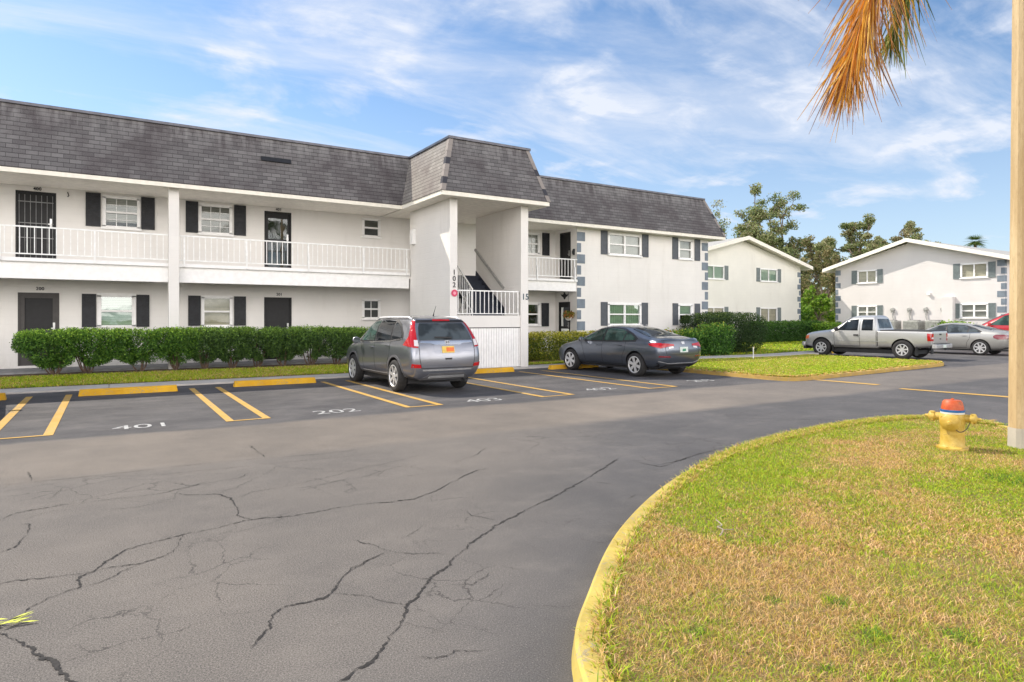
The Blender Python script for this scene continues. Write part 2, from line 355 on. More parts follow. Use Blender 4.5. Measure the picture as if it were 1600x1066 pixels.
# ------------------------------------------------------------------ mesh helpers
class MB:
    """collects faces; build() links them as one mesh object"""
    def __init__(s): s.v = []; s.f = []; s.m = []; s.uv = {}
    def quad(s, p, mi=0, uv=None):
        i = len(s.v); s.v += [tuple(q) for q in p]; s.f.append(tuple(range(i, i + len(p)))); s.m.append(mi)
        if uv: s.uv[len(s.f) - 1] = uv
    def hexa(s, a, b, mi=0):
        """a, b: lists of 4 points (bottom ring, top ring)"""
        i = len(s.v); s.v += [tuple(q) for q in a] + [tuple(q) for q in b]
        for f in ((3, 2, 1, 0), (4, 5, 6, 7), (0, 1, 5, 4), (1, 2, 6, 5), (2, 3, 7, 6), (3, 0, 4, 7)):
            s.f.append(tuple(i + k for k in f)); s.m.append(mi)
    def box(s, x0, x1, y0, y1, z0, z1, mi=0):
        s.hexa([(x0, y0, z0), (x1, y0, z0), (x1, y1, z0), (x0, y1, z0)], [(x0, y0, z1), (x1, y0, z1), (x1, y1, z1), (x0, y1, z1)], mi)
    def bar(s, p, q, w, h=None, up=(0, 0, 1), mi=0):
        h = h or w; p = Vector(p); q = Vector(q); d = (q - p).normalized(); u = Vector(up)
        if abs(d.dot(u)) > .98: u = Vector((1, 0, 0))
        r = d.cross(u).normalized() * w / 2; t = r.cross(d).normalized() * h / 2
        s.hexa([p - r - t, p + r - t, p + r + t, p - r + t], [q - r - t, q + r - t, q + r + t, q - r + t], mi)
    def tube(s, pts, rad, n=8, mi=0, cap=True):
        pts = [Vector(p) for p in pts]
        if isinstance(rad, (int, float)): rad = [rad] * len(pts)
        base = len(s.v); prev = None
        for k, p in enumerate(pts):
            d = (pts[min(k + 1, len(pts) - 1)] - pts[max(k - 1, 0)]).normalized()
            if prev is None:
                prev = d.orthogonal().normalized()
            a = (prev - d * prev.dot(d)).normalized(); prev = a; b = d.cross(a)
            for j in range(n):
                t = 2 * math.pi * j / n; s.v.append(tuple(p + (a * math.cos(t) + b * math.sin(t)) * rad[k]))
        for k in range(len(pts) - 1):
            for j in range(n):
                s.f.append((base + k * n + j, base + k * n + (j + 1) % n, base + (k + 1) * n + (j + 1) % n, base + (k + 1) * n + j)); s.m.append(mi)
        if cap:
            s.f.append(tuple(base + j for j in range(n))[::-1]); s.m.append(mi)
            e = base + (len(pts) - 1) * n; s.f.append(tuple(e + j for j in range(n))); s.m.append(mi)
    def lathe(s, prof, origin=(0, 0, 0), axis='z', n=24, mi=0):
        o = Vector(origin); base = len(s.v)
        for (r, h) in prof:
            for j in range(n):
                t = 2 * math.pi * j / n; a, b = r * math.cos(t), r * math.sin(t)
                s.v.append(tuple(o + Vector({'z': (a, b, h), 'x': (h, a, b), 'y': (b, h, a)}[axis])))
        for k in range(len(prof) - 1):
            for j in range(n):
                s.f.append((base + k * n + j, base + k * n + (j + 1) % n, base + (k + 1) * n + (j + 1) % n, base + (k + 1) * n + j)); s.m.append(mi)
        s.f.append(tuple(base + j for j in range(n))[::-1]); s.m.append(mi)
        e = base + (len(prof) - 1) * n; s.f.append(tuple(e + j for j in range(n))); s.m.append(mi)
    def build(s, name, mats, parent=None, smooth=False, bevel=0, solid=0):
        me = bpy.data.meshes.new(name); me.from_pydata(s.v, [], s.f)
        if isinstance(mats, str): mats = [mats]
        for m in mats: me.materials.append(MATS[m])
        me.polygons.foreach_set('material_index', s.m)
        if s.uv:
            l = me.uv_layers.new(name='UVMap')
            for fi, uvs in s.uv.items():
                for k, li in enumerate(me.polygons[fi].loop_indices): l.data[li].uv = uvs[k]
        if smooth:
            me.polygons.foreach_set('use_smooth', [True] * len(me.polygons))
        me.update()
        o = bpy.data.objects.new(name, me); COL.objects.link(o)
        if parent: o.parent = parent
        if bevel:
            b = o.modifiers.new('bevel', 'BEVEL'); b.width = bevel; b.segments = 2; b.limit_method = 'ANGLE'; b.angle_limit = R(40)
        if smooth == 'auto':
            try: me.set_sharp_from_angle(angle=R(38))
            except Exception: pass
        return o
def tag(o, label=None, cat=None, group=None, kind=None):
    if label: o['label'] = label
    if cat: o['category'] = cat
    if group: o['group'] = group
    if kind: o['kind'] = kind
    return o
def empty(name, loc=(0, 0, 0), rz=0):
    o = bpy.data.objects.new(name, None); COL.objects.link(o); o.location = loc; o.rotation_euler = (0, 0, rz); o.empty_display_size = .3
    return o
def copy_tree(o, parent=None):
    c = o.copy(); COL.objects.link(c); c.parent = parent
    for ch in list(o.children):
        if ch.name in COL.objects: copy_tree(ch, c)
    return c
def fast_mesh(name, V, F, mat, cols=None, parent=None, smooth=False):
    """V (N,3), F (M,k) arrays; cols (N,3) per vertex"""
    me = bpy.data.meshes.new(name); k = F.shape[1]
    me.vertices.add(len(V)); me.vertices.foreach_set('co', V.astype(np.float32).ravel())
    me.loops.add(F.size); me.loops.foreach_set('vertex_index', F.astype(np.int32).ravel())
    me.polygons.add(len(F)); me.polygons.foreach_set('loop_start', np.arange(0, F.size, k, dtype=np.int32))
    me.polygons.foreach_set('loop_total', np.full(len(F), k, dtype=np.int32))
    if smooth: me.polygons.foreach_set('use_smooth', np.ones(len(F), dtype=bool))
    if cols is not None:
        a = me.color_attributes.new('Col', 'FLOAT_COLOR', 'POINT')
        c4 = np.ones((len(V), 4), np.float32); c4[:, :3] = cols; a.data.foreach_set('color', c4.ravel())
    me.materials.append(MATS[mat]); me.update(); me.validate()
    o = bpy.data.objects.new(name, me); COL.objects.link(o)
    if parent: o.parent = parent
    return o
def leaf_quads(P, size, cols, aspect=.55, up=.0, nrm=None, jit=1.0):
    """rhombic leaves at points P, random orientation"""
    n = len(P); d = nr.normal(size=(n, 3))
    if nrm is not None: d = d * jit + nrm
    d /= np.linalg.norm(d, axis=1)[:, None] + 1e-9
    t = nr.normal(size=(n, 3)); t -= (t * d).sum(1)[:, None] * d; t /= np.linalg.norm(t, axis=1)[:, None] + 1e-9
    b = np.cross(d, t); s = (size * nr.uniform(.6, 1.35, n))[:, None] if np.isscalar(size) else size[:, None]
    V = np.stack([P - t * s, P + b * s * aspect + d * s * .15, P + t * s, P - b * s * aspect + d * s * .15], 1).reshape(-1, 3)
    F = np.arange(4 * n).reshape(n, 4); C = np.repeat(cols, 4, axis=0)
    return V, F, C
def fbm(P, s, o=0., octs=3):
    """cheap smooth value noise from summed sines, about -1..1"""
    x, y = P[:, 0] * s + o, P[:, 1] * s - o * .7; z = P[:, 2] * s if P.shape[1] > 2 else 0
    r = np.zeros(len(P)); a = 1.
    for k in range(octs):
        r += a * np.sin(x * 1.3 + 1.7 * np.sin(y * .9 + k * 2.1 + z) + k) * np.cos(y * 1.1 - 1.3 * np.sin(x * .8 - k + z * .7))
        x, y, z = x * 2.03 + y * .4, y * 2.03 - x * .3, z * 2.0; a *= .55
    return r / 1.6

# ------------------------------------------------------------------ ground and road
CRACKS = [[0.026,[[-0.06,3.28],[-0.12,3.39],[-0.18,3.5],[-0.22,3.65],[-0.29,3.77],[-0.34,3.9],[-0.4,4.02],[-0.46,4.13],[-0.54,4.26]]],[0.016,[[-0.49,4.2],[-0.42,4.26],[-0.36,4.39],[-0.29,4.49],[-0.16,4.56],[-0.15,4.76],[-0.07,4.82]]],[0.016,[[-0.59,4.87],[-0.46,4.87],[-0.34,4.84],[-0.14,4.79],[-0.07,4.82],[-0.01,4.98],[0.09,5.15],[0.27,5.21],[0.44,5.28],[0.68,5.31],[0.94,5.4],[1.21,5.33],[1.5,5.33],[1.81,5.35],[2.0,5.29],[2.26,5.25],[2.5,5.37],[2.76,5.56],[3.12,5.84],[3.39,5.92]]],[0.014,[[-0.07,4.82],[0.03,4.83],[0.19,4.8],[0.32,4.87],[0.4,5.03],[0.45,5.27]]],[0.007,[[0.19,4.8],[0.03,4.67],[-0.04,4.59],[-0.14,4.57]]],[0.016,[[0.94,5.4],[0.88,5.58],[0.91,5.88],[0.91,6.13],[0.81,6.33],[0.59,6.44],[0.49,6.6]]],[0.012,[[-0.78,6.36],[-0.65,6.57],[-0.4,6.65],[-0.1,6.65],[0.19,6.62],[0.46,6.65],[0.77,6.8],[1.1,6.87],[1.22,7.03]]],[0.015,[[-0.67,5.46],[-0.55,5.6],[-0.52,5.84],[-0.52,6.17],[-0.58,6.2]]],[0.016,[[1.57,4.15],[1.36,4.03],[1.22,3.91],[1.11,3.75],[1.05,3.67],[0.94,3.67],[0.84,3.68],[0.76,3.61],[0.69,3.46],[0.63,3.38],[0.57,3.29]]],[0.015,[[-0.7,8.29],[-0.64,7.79]]],[0.01,[[-0.44,6.93],[-0.37,7.36]]],[0.01,[[-0.95,7.77],[-0.31,7.72],[0.31,7.72],[1.0,7.75],[1.48,7.67],[1.99,7.58],[2.56,7.57]]],[0.015,[[1.49,8.56],[1.5,7.73]]],[0.007,[[-0.23,7.53],[0.01,7.61],[0.51,7.41],[1.18,7.37],[1.67,7.34],[2.75,7.26]]],[0.006,[[0.81,6.33],[1.0,6.5],[1.4,6.98],[1.51,7.17],[1.95,6.74]]],[0.007,[[0.96,6.1],[1.1,6.24],[1.43,6.29],[1.94,6.46],[2.57,6.78]]],[0.006,[[1.48,6.05],[1.87,6.22],[2.39,6.3]]],[0.006,[[0.49,6.31],[0.18,6.25],[-0.09,6.32],[-0.39,6.51],[-0.57,6.33]]],[0.021,[[0.79,2.75],[0.85,2.78],[0.95,2.85],[1.02,2.86],[1.08,2.94],[1.18,3.01],[1.17,3.05],[1.27,3.14],[1.37,3.29],[1.54,3.44],[1.68,3.6],[1.8,3.68],[1.89,3.8],[2.07,3.94],[2.19,4.03],[2.38,4.16],[2.57,4.3],[2.78,4.39],[2.99,4.49],[3.46,4.73],[3.94,4.99],[4.54,5.34],[4.88,5.55]]],[0.008,[[1.2,3.9],[1.33,4.02],[1.48,4.12],[1.62,4.16],[1.55,4.32],[1.46,4.52]]],[0.007,[[1.62,4.16],[1.75,4.02],[1.87,3.97],[1.93,3.87]]],[0.01,[[1.1,3.7],[1.25,3.55],[1.33,3.39],[1.4,3.33]]],[0.008,[[2.57,4.34],[2.47,4.55],[2.46,4.86]]],[0.007,[[1.78,4.35],[2.03,4.54]]],[0.008,[[1.22,2.8],[1.28,2.73],[1.39,2.75],[1.54,2.68]]],[0.007,[[1.67,3.46],[1.84,3.38],[2.03,3.49]]],[0.008,[[3.95,4.93],[4.12,4.66]]],[0.01,[[3.84,4.26],[4.03,4.37]]],[0.014,[[4.92,5.31],[4.98,5.0],[5.51,5.16],[5.95,5.27]]],[0.012,[[4.98,5.07],[5.37,5.12],[6.24,5.33],[6.98,5.34],[7.68,5.43]]],[0.008,[[1.85,6.7],[2.18,6.56],[2.64,6.73],[3.06,6.91]]],[0.01,[[3.22,6.37],[3.55,6.53],[3.91,6.87]]],[0.006,[[2.06,6.21],[2.41,6.41]]],[0.004,[[1.8,3.13],[1.93,3.2],[2.05,3.29]]],[0.005,[[1.28,3.16],[1.36,3.06],[1.43,2.94]]],[0.004,[[0.93,3.28],[1.06,3.32]]],[0.005,[[1.97,2.96],[2.1,2.87],[2.2,2.83]]]]

def ribbon(mb, pts, w, z, mi):
    # jagged dark crack: midpoint-displaced polyline with varying width
    P = [Vector((p[0], p[1], 0)) for p in pts]; Q = [P[0]]; drift = 0.
    for a, b in zip(P, P[1:]):
        L = (b - a).length; n = max(1, int(L / .013)); nrm = Vector((-(b - a).y, (b - a).x, 0)).normalized() if L > 0 else Vector((1, 0, 0))
        for i in range(1, n + 1):
            q = a.lerp(b, i / n); drift = drift * .80 + rng.choice((0, 0, 1, -1)) * rng.uniform(.002, .011)
            q = q + nrm * (drift + rng.uniform(-1, 1) * .003)
            Q.append(q)
    k = len(Q); left = []; right = []
    for i, q in enumerate(Q):
        d = (Q[min(i + 1, k - 1)] - Q[max(i - 1, 0)]); d = d.normalized() if d.length > 0 else Vector((1, 0, 0))
        n = Vector((-d.y, d.x, 0)); e = min(1, .25 + i * .1, .25 + (k - 1 - i) * .1) * (.75 + .5 * math.sin(i * .11 + w * 900) * math.sin(i * .037))
        ww = w * .36 * e * rng.choice((.25, .6, .8, 1.0, 1.3, 1.5))
        left.append((q.x + n.x * ww, q.y + n.y * ww, z)); right.append((q.x - n.x * ww, q.y - n.y * ww, z))
    for i in range(k - 1):
        mb.quad([right[i], right[i + 1], left[i + 1], left[i]], mi)
def spline(pts, n=6):
    out = []
    P = [Vector(p) for p in pts]
    for i in range(len(P) - 1):
        p0, p1, p2, p3 = P[max(i - 1, 0)], P[i], P[i + 1], P[min(i + 2, len(P) - 1)]
        for k in range(n):
            t = k / n
            out.append(.5 * ((2 * p1) + (p2 - p0) * t + (2 * p0 - 5 * p1 + 4 * p2 - p3) * t * t + (3 * p1 - p0 - 3 * p2 + p3) * t ** 3))
    out.append(P[-1]); return out

g = MB(); g.quad([(-400, -400, -.06), (500, -400, -.06), (500, 600, -.06), (-400, 600, -.06)])
tag(g.build('ground', 'soil_green'), kind='structure')
rd = MB(); rd.box(-60, 60, -30, 17.0, -.5, 0, 0); rd.box(15, 60, 17.0, 17.9, -.5, 0, 0)
for w, pts in CRACKS: ribbon(rd, pts, w, .004, 1)
# more hairlines, short and shallow
road = tag(rd.build('road', ['asphalt', 'crack_dark']), kind='structure')

def markings():
    def flat(name, pts, mat='line_yellow', z=.006):
        m = MB(); m.quad([(x, y, z) for x, y in pts]); return m.build(name, mat, road)
    xs = [(-1.36, -.70), (1.58, 2.12), (4.52, 5.14), (7.43, 8.16), (10.36, 11.16)]
    for i, (a, b) in enumerate(xs):
        m = MB(); w = .115; y0, y1 = 10.70, 16.2
        m.quad([(a - w / 2, y0, .006), (a + w / 2, y0, .006), (a + w / 2, y1, .006), (a - w / 2, y1, .006)])
        m.quad([(b - w / 2, y0, .006), (b + w / 2, y0, .006), (b + w / 2, y1, .006), (b - w / 2, y1, .006)])
        m.quad([(a + w / 2, y0, .006), (b - w / 2, y0, .006), (b - w / 2, y0 + .07, .006), (a + w / 2, y0 + .07, .006)])
        m.build('parking_line', 'line_yellow', road)
    m = MB(); m.quad([(-4.3, 10.7, .006), (-4.2, 10.7, .006), (-4.2, 16.2, .006), (-4.3, 16.2, .006)]); m.build('parking_line', 'line_yellow', road)
    for txt, x, y in (('401', .42, 10.72), ('202', 3.28, 10.72), ('403', 6.15, 10.72), ('402', 9.3, 11.05), ('203', 12.75, 11.2)):
        c = text_obj('parking_number', txt, .52, 'number_white', road, extrude=0); c.location = (x, y, .007); c.scale = (1.0, 1.05, 1)
    # yellow bars across the drive mouth
    flat('stop_line', [(15.42, 8.45), (15.66, 8.45), (15.56, 10.6), (15.32, 10.6)])
    flat('stop_line', [(15.02, 7.72), (15.22, 7.72), (15.74, 3.9), (15.46, 3.9)])
    flat('hatch_line', [(10.95, 4.72), (11.7, 4.52), (11.7, 4.58), (10.95, 4.78)])
def text_obj(name, txt, size, mat, parent=None, extrude=.01, spacing=1.0, bold=.0):
    cu = bpy.data.curves.new(name, 'FONT'); cu.body = txt; cu.size = size; cu.extrude = extrude; cu.align_x = 'CENTER'; cu.space_character = spacing
    cu.offset = bold
    to = bpy.data.objects.new(name, cu); COL.objects.link(to)
    dg = bpy.context.evaluated_depsgraph_get(); me = bpy.data.meshes.new_from_object(to.evaluated_get(dg))
    bpy.data.objects.remove(to); me.name = name; me.materials.clear(); me.materials.append(MATS[mat])
    o = bpy.data.objects.new(name, me); COL.objects.link(o)
    if parent: o.parent = parent
    return o
markings()

# concrete ribbon kerb along the bays, with the grass strip behind
m = MB()
x = -60.0
while x < 13.9:
    m.box(x + .004, min(x + 3.0, 13.9) - .004, 17.0, 17.88, -.3, .045 + .003 * ((int(x) % 3) - 1)); x += 3.0
kerb = m.build('kerb', 'concrete', None, bevel=.012); tag(kerb, kind='structure')

def gz(x, y):        # height of the planted ground between the bays and the walls
    t = min(1, max(0, (y - 17.88) / 2.3)); return .05 + .13 * t
m = MB()
for i in range(60):
    for j in range(6):
        x0 = -14 + i * .62; x1 = x0 + .62; y0 = 17.88 + j * .4; y1 = y0 + .4
        m.quad([(x0, y0, gz(x0, y0)), (x1, y0, gz(x1, y0)), (x1, y1, gz(x1, y1)), (x0, y1, gz(x0, y1))])
tag(m.build('planting_strip', 'soil_dry'), kind='structure')
m = MB(); m.box(-14, 23.4, 20.28, 30, -.3, .235); tag(m.build('walkway', 'slab_grey'), kind='structure')
m = MB()
for (x0, x1) in ((-14, 8.6), (11.5, 15.7), (15.7, 23.5)):
    m.quad([(x0, 19.5, gz(0, 19.5) + .006), (x1, 19.5, gz(0, 19.5) + .006), (x1, 20.278, gz(0, 20.28) + .006), (x0, 20.278, gz(0, 20.28) + .006)])
tag(m.build('mulch_bed', 'mulch'), kind='structure')

# near island, kerb line traced round its nose
KL = [(.9, -6), (.95, -2), (1.08, 0), (1.3, 1.3), (1.7, 2.25), (2.2, 2.79), (3.07, 3.51), (4.29, 4.24), (5.67, 4.80), (6.9, 5.06), (8.2, 5.22), (9.4, 5.22), (10.3, 5.0), (10.62, 4.5), (10.45, 3.85), (10.25, 2.5), (10.2, 0), (10.2, -6)]
KP = [Vector((p.x, p.y, 0)) for p in spline([(a, b, 0) for a, b in KL], 8)]
def offset(P, d):
    out = []
    for i, p in enumerate(P):
        t = (P[min(i + 1, len(P) - 1)] - P[max(i - 1, 0)]).normalized(); out.append(p + Vector((t.y, -t.x, 0)) * d)
    return out
KI = offset(KP, .150); KT = offset(KP, .03)
m = MB()
for i in range(len(KP) - 1):
    a, b, c, d = KP[i], KP[i + 1], KT[i], KT[i + 1]; e, f = KI[i], KI[i + 1]; hh = .115
    m.quad([(a.x, a.y, -.1), (b.x, b.y, -.1), (d.x, d.y, hh - .015), (c.x, c.y, hh - .015)][::-1]); m.quad([(c.x, c.y, hh - .015), (d.x, d.y, hh - .015), (d.x + (f.x - d.x) * .15, d.y + (f.y - d.y) * .15, hh), (c.x + (e.x - c.x) * .15, c.y + (e.y - c.y) * .15, hh)][::-1])
    m.quad([(c.x + (e.x - c.x) * .15, c.y + (e.y - c.y) * .15, hh), (d.x + (f.x - d.x) * .15, d.y + (f.y - d.y) * .15, hh), (f.x, f.y, hh), (e.x, e.y, hh)][::-1])
    m.quad([(e.x, e.y, hh), (f.x, f.y, hh), (f.x, f.y, -.1), (e.x, e.y, -.1)][::-1])
tag(m.build('island_kerb', 'curb_yellow'), kind='structure')
isl_poly = [(p.x, p.y) for p in KI]
def inside(poly, P):
    x, y = P[:, 0], P[:, 1]; c = np.zeros(len(P), bool); n = len(poly); j = n - 1
    for i in range(n):
        xi, yi = poly[i]; xj, yj = poly[j]
        t = ((yi > y) != (yj > y)) & (x < (xj - xi) * (y - yi) / (yj - yi + 1e-12) + xi); c ^= t; j = i
    return c
def isl_h(x, y):
    return .105 + .05 * np.clip((x - 1.5) / 6, 0, 1) * np.clip((6 - np.abs(y - 1)) / 5, 0, 1)
m = MB(); NX, NY = 60, 60
bm = bmesh.new(); vs_ = [bm.verts.new((p[0], p[1], .1)) for p in isl_poly]; bm.faces.new(vs_); bmesh.ops.triangulate(bm, faces=bm.faces[:])
me = bpy.data.meshes.new('island_soil'); bm.to_mesh(me); bm.free(); me.materials.append(MATS['soil_dry'])
isl = bpy.data.objects.new('island_soil', me); COL.objects.link(isl); tag(isl, kind='structure')

def blades(P, Z, h, w, cols, lean=.6, segs=1):
    n = len(P); ang = nr.uniform(0, 2 * np.pi, n); dirx = np.stack([np.cos(ang), np.sin(ang)], 1)
    la = nr.uniform(0, 2 * np.pi, n); L = np.stack([np.cos(la), np.sin(la)], 1) * (lean * h * nr.uniform(.2, 1.6, n))[:, None]
    hh = h * nr.uniform(.5, 1.2, n); ww = w * nr.uniform(.6, 1.3, n)
    a = np.column_stack([P - dirx * ww[:, None] / 2, Z]); b = np.column_stack([P + dirx * ww[:, None] / 2, Z])
    mid = P + L * .4; c = np.column_stack([mid + dirx * ww[:, None] * .4, Z + hh * .62]); d = np.column_stack([mid - dirx * ww[:, None] * .4, Z + hh * .62])
    t = np.column_stack([P + L, Z + hh * .9]); t2 = np.column_stack([P + L + dirx * .0012, Z + hh * .9])
    V = np.stack([a, b, c, d, t, t2], 1).reshape(-1, 3); i = np.arange(n)[:, None] * 6
    F = np.concatenate([i + np.array([0, 1, 2, 3]), i + np.array([3, 2, 5, 4])]); C = np.repeat(cols, 6, 0)
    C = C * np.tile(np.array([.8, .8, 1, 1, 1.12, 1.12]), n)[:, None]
    return V, F, C
GREEN = np.array([.20, .33, .018]); LIME = np.array([.42, .52, .028]); STRAW = np.array([.64, .42, .15]); PALE = np.array([.74, .50, .27]); OLIVE = np.array([.46, .38, .04]); DEEP = np.array([.06, .16, .02]); BRN = np.array([.34, .18, .07])
def grass_cols(P, g):
    """g: greenness 0..1 array"""
    n = len(P); r = nr.uniform(0, 1, n); k = nr.uniform(0, 1, n)
    isg = r < g
    dry = np.where((k < .45)[:, None], STRAW, np.where((k < .75)[:, None], PALE, np.where((k < .9)[:, None], OLIVE, BRN)))
    grn = np.where((k < .45)[:, None], LIME, np.where((k < .85)[:, None], GREEN, OLIVE))
    c = np.where(isg[:, None], grn, dry) * nr.uniform(.72, 1.4, n)[:, None]
    return c
def island_grass():
    N = 760000
    X = nr.uniform(.9, 11, N); Y = nr.uniform(-.6, 5.4, N); P = np.column_stack([X, Y])
    s, c = math.sin(R(HEAD)), math.cos(R(HEAD)); Zc = X * s + Y * c; Xc = X * c - Y * s
    keep = inside(isl_poly, P) & (Zc > 1.7) & (Xc < Zc * .95)
    dens = np.clip(1.25 - Zc * .09, .5, 1); keep &= nr.uniform(0, 1, N) < dens
    P = P[keep]; Zc = Zc[keep]
    # ragged overhang past the kerb's inner edge
    g = .40 + .60 * fbm(P, 1.15, 2.0) + .35 * fbm(P, 4.3, 5.0) + .25 * fbm(P, 13., 1.0)
    d = np.min([np.hypot(P[:, 0] - q[0], P[:, 1] - q[1]) for q in isl_poly[16:100:2]], 0)
    g += .45 * np.exp(-((d - .35) / .4) ** 2) * (P[:, 0] > 3.4)
    g += .40 * np.exp(-(((P[:, 0] - 6.2) / 1.2) ** 2 + ((P[:, 1] - 2.0) / .6) ** 2))
    g -= .35 * np.exp(-(((P[:, 0] - 4.0) / .9) ** 2 + ((P[:, 1] - 2.6) / .7) ** 2))
    tufts = [(3.0, 1.65, .06), (3.35, 1.45, .08), (2.55, 1.6, .04), (3.2, 1.95, .06), (2.95, 2.15, .05), (4.1, 1.6, .06), (2.35, 2.1, .05), (2.7, 1.35, .04), (7.0, 2.6, .25)]
    tf = np.zeros(len(P))
    for tx, ty, tr in tufts: tf = np.maximum(tf, np.exp(-(((P[:, 0] - tx) ** 2 + (P[:, 1] - ty) ** 2) / tr ** 2)))
    g += tf * .9
    cols = grass_cols(P, np.clip(g, .06, .97)); cols = np.where(((tf > .45) & (nr.uniform(0, 1, len(P)) < .35))[:, None], DEEP * nr.uniform(.8, 1.8, len(P))[:, None], cols)
    h = .030 * (1 + .35 * fbm(P, 2.2, 1.)) + .012 * tf
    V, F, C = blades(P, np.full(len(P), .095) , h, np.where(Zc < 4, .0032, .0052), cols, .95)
    o = fast_mesh('island_grass', V, F, 'grass', C); tag(o, 'patchy straw and green lawn grass on the near island', 'grass', kind='stuff')
    # fringe creeping over the kerb where it is overgrown
    fr = []
    for i in range(30, len(KP) - 26):
        k = min(1, max(0, (KP[i].x - 3.6) / 3.0)) if i < 95 else .8
        for _ in range(60 + int(330 * k)):
            p = KP[i].lerp(KP[i + 1], rng.random()).lerp(KI[i].lerp(KI[i + 1], .5), rng.uniform(.9 - 1.05 * k, 1.15)); fr.append((p.x + rng.gauss(0, .03), p.y + rng.gauss(0, .02)))
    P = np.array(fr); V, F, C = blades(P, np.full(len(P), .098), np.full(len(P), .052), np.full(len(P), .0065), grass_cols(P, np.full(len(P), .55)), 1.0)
    o = fast_mesh('island_grass_fringe', V, F, 'grass', C); tag(o, 'ragged grass fringe creeping over the yellow island kerb', 'grass', kind='stuff')
island_grass()
def strip_grass(name, poly, zf, N, h, w, g0, label, gs=.5, amp=.35):
    P0 = np.array(poly); lo, hi = P0.min(0), P0.max(0); P = nr.uniform(lo, hi, (N, 2)); P = P[inside(poly, P)]
    g = g0 + amp * fbm(P, gs, 3.) + .15 * fbm(P, gs * 4, 1.)
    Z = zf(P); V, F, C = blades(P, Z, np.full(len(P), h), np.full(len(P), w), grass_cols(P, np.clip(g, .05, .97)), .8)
    o = fast_mesh(name, V, F, 'grass', C); tag(o, label, 'grass', kind='stuff')
strip_grass('strip_grass', [(-4, 17.86), (8.62, 17.9), (8.62, 19.65), (-4, 19.65)], lambda P: .045 + .13 * np.clip((P[:, 1] - 17.88) / 2.3, 0, 1), 60000, .06, .014, .74, 'narrow lawn strip between the parking bays and the left hedge', .9, .25)
strip_grass('hedge_strip_grass', [(11.45, 17.86), (14.2, 17.9), (14.2, 18.35), (11.45, 18.35)], lambda P: np.full(len(P), .05), 9000, .06, .014, .85, 'green lawn strip in front of the variegated hedge', .9, .2)

# second island and lawn, with its yellow kerb
L2 = [(13.95, 17.9), (14.25, 16.5), (14.38, 13.0), (14.40, 11.2), (14.5, 10.25), (15.0, 10.02), (16.0, 10.06), (19.0, 10.28), (22.5, 10.55), (23.8, 10.75), (24.25, 11.2), (24.4, 12.2), (24.6, 17.0)]
P2 = [Vector((p.x, p.y, 0)) for p in spline([(a, b, 0) for a, b in L2], 6)]
I2 = offset(P2, -.16)
m = MB()
for i in range(len(P2) - 1):
    a, b, e, f = P2[i], P2[i + 1], I2[i], I2[i + 1]; hh = .10
    m.quad([(a.x, a.y, -.1), (b.x, b.y, -.1), (b.x, b.y, hh - .01), (a.x, a.y, hh - .01)]); m.quad([(a.x, a.y, hh - .01), (b.x, b.y, hh - .01), (f.x, f.y, hh), (e.x, e.y, hh)])
    m.quad([(e.x, e.y, hh), (f.x, f.y, hh), (f.x, f.y, -.1), (e.x, e.y, -.1)])
tag(m.build('lawn_kerb', 'curb_worn'), kind='structure')
fr = []
for i in range(6, len(P2) - 4):
    for _ in range(130): t = P2[i].lerp(P2[i + 1], rng.random()).lerp(I2[i].lerp(I2[i + 1], .5), rng.uniform(.35, 1.2)); fr.append((t.x, t.y))
FR2 = np.array(fr)
from mathutils.geometry import tessellate_polygon
lp = [Vector((p.x, p.y, .085)) for p in I2]; lp = [Vector((lp[0].x, 17.3, .085))] + [v for v in lp if v.y < 17.3] + [Vector((lp[-1].x + .1, 17.3, .085))]
m = MB()
for t in tessellate_polygon([lp]): m.quad([tuple(lp[i]) for i in t])
m.quad([(13.92, 17.3, .085), (24.62, 17.3, .085), (24.62, 18, .085), (13.92, 18, .085)]); m.quad([(13.92, 18, .085), (80, 18, .085), (80, 90, .085), (13.92, 90, .085)])
tag(m.build('lawn', 'soil_green'), kind='structure')
near2 = [(p.x, p.y) for p in I2] + [(24.6, 17.3), (14.0, 17.3)]
strip_grass('lawn_grass', near2, lambda P: np.full(len(P), .08), 170000, .06, .022, .80, 'bright green lawn of the second island with drier kerb edge', .35, .25)
V, F, C = blades(FR2, np.full(len(FR2), .085), np.full(len(FR2), .06), np.full(len(FR2), .02), grass_cols(FR2, np.full(len(FR2), .35)), .9)
tag(fast_mesh('lawn_edge_grass', V, F, 'grass', C), 'dry grass fringe hanging over the worn kerb of the second lawn', 'grass', kind='stuff')
strip_grass('far_lawn_grass', [(14, 17.3), (26, 18.0), (46, 18.3), (60, 30), (60, 42), (42, 38), (26, 27.5), (23.5, 20.4), (14, 18.2)], lambda P: np.full(len(P), .08), 120000, .08, .05, .97, 'bright lawn beyond the path in front of the far hedge', .3, .1)
# path
m = MB(); pp = spline([(13.6, 17.2, 0), (18.5, 16.75, 0), (21.8, 16.35, 0), (24.4, 16.6, 0), (26.6, 17.0, 0)], 6)
pp = [Vector((p.x, p.y, 0)) for p in pp]; a_ = offset(pp, .5); b_ = offset(pp, -.5)
for i in range(len(pp) - 1): m.hexa([(a_[i].x, a_[i].y, 0), (a_[i + 1].x, a_[i + 1].y, 0), (b_[i + 1].x, b_[i + 1].y, 0), (b_[i].x, b_[i].y, 0)], [(a_[i].x, a_[i].y, .145), (a_[i + 1].x, a_[i + 1].y, .145), (b_[i + 1].x, b_[i + 1].y, .145), (b_[i].x, b_[i].y, .145)])
tag(m.build('path', 'concrete'), kind='structure')

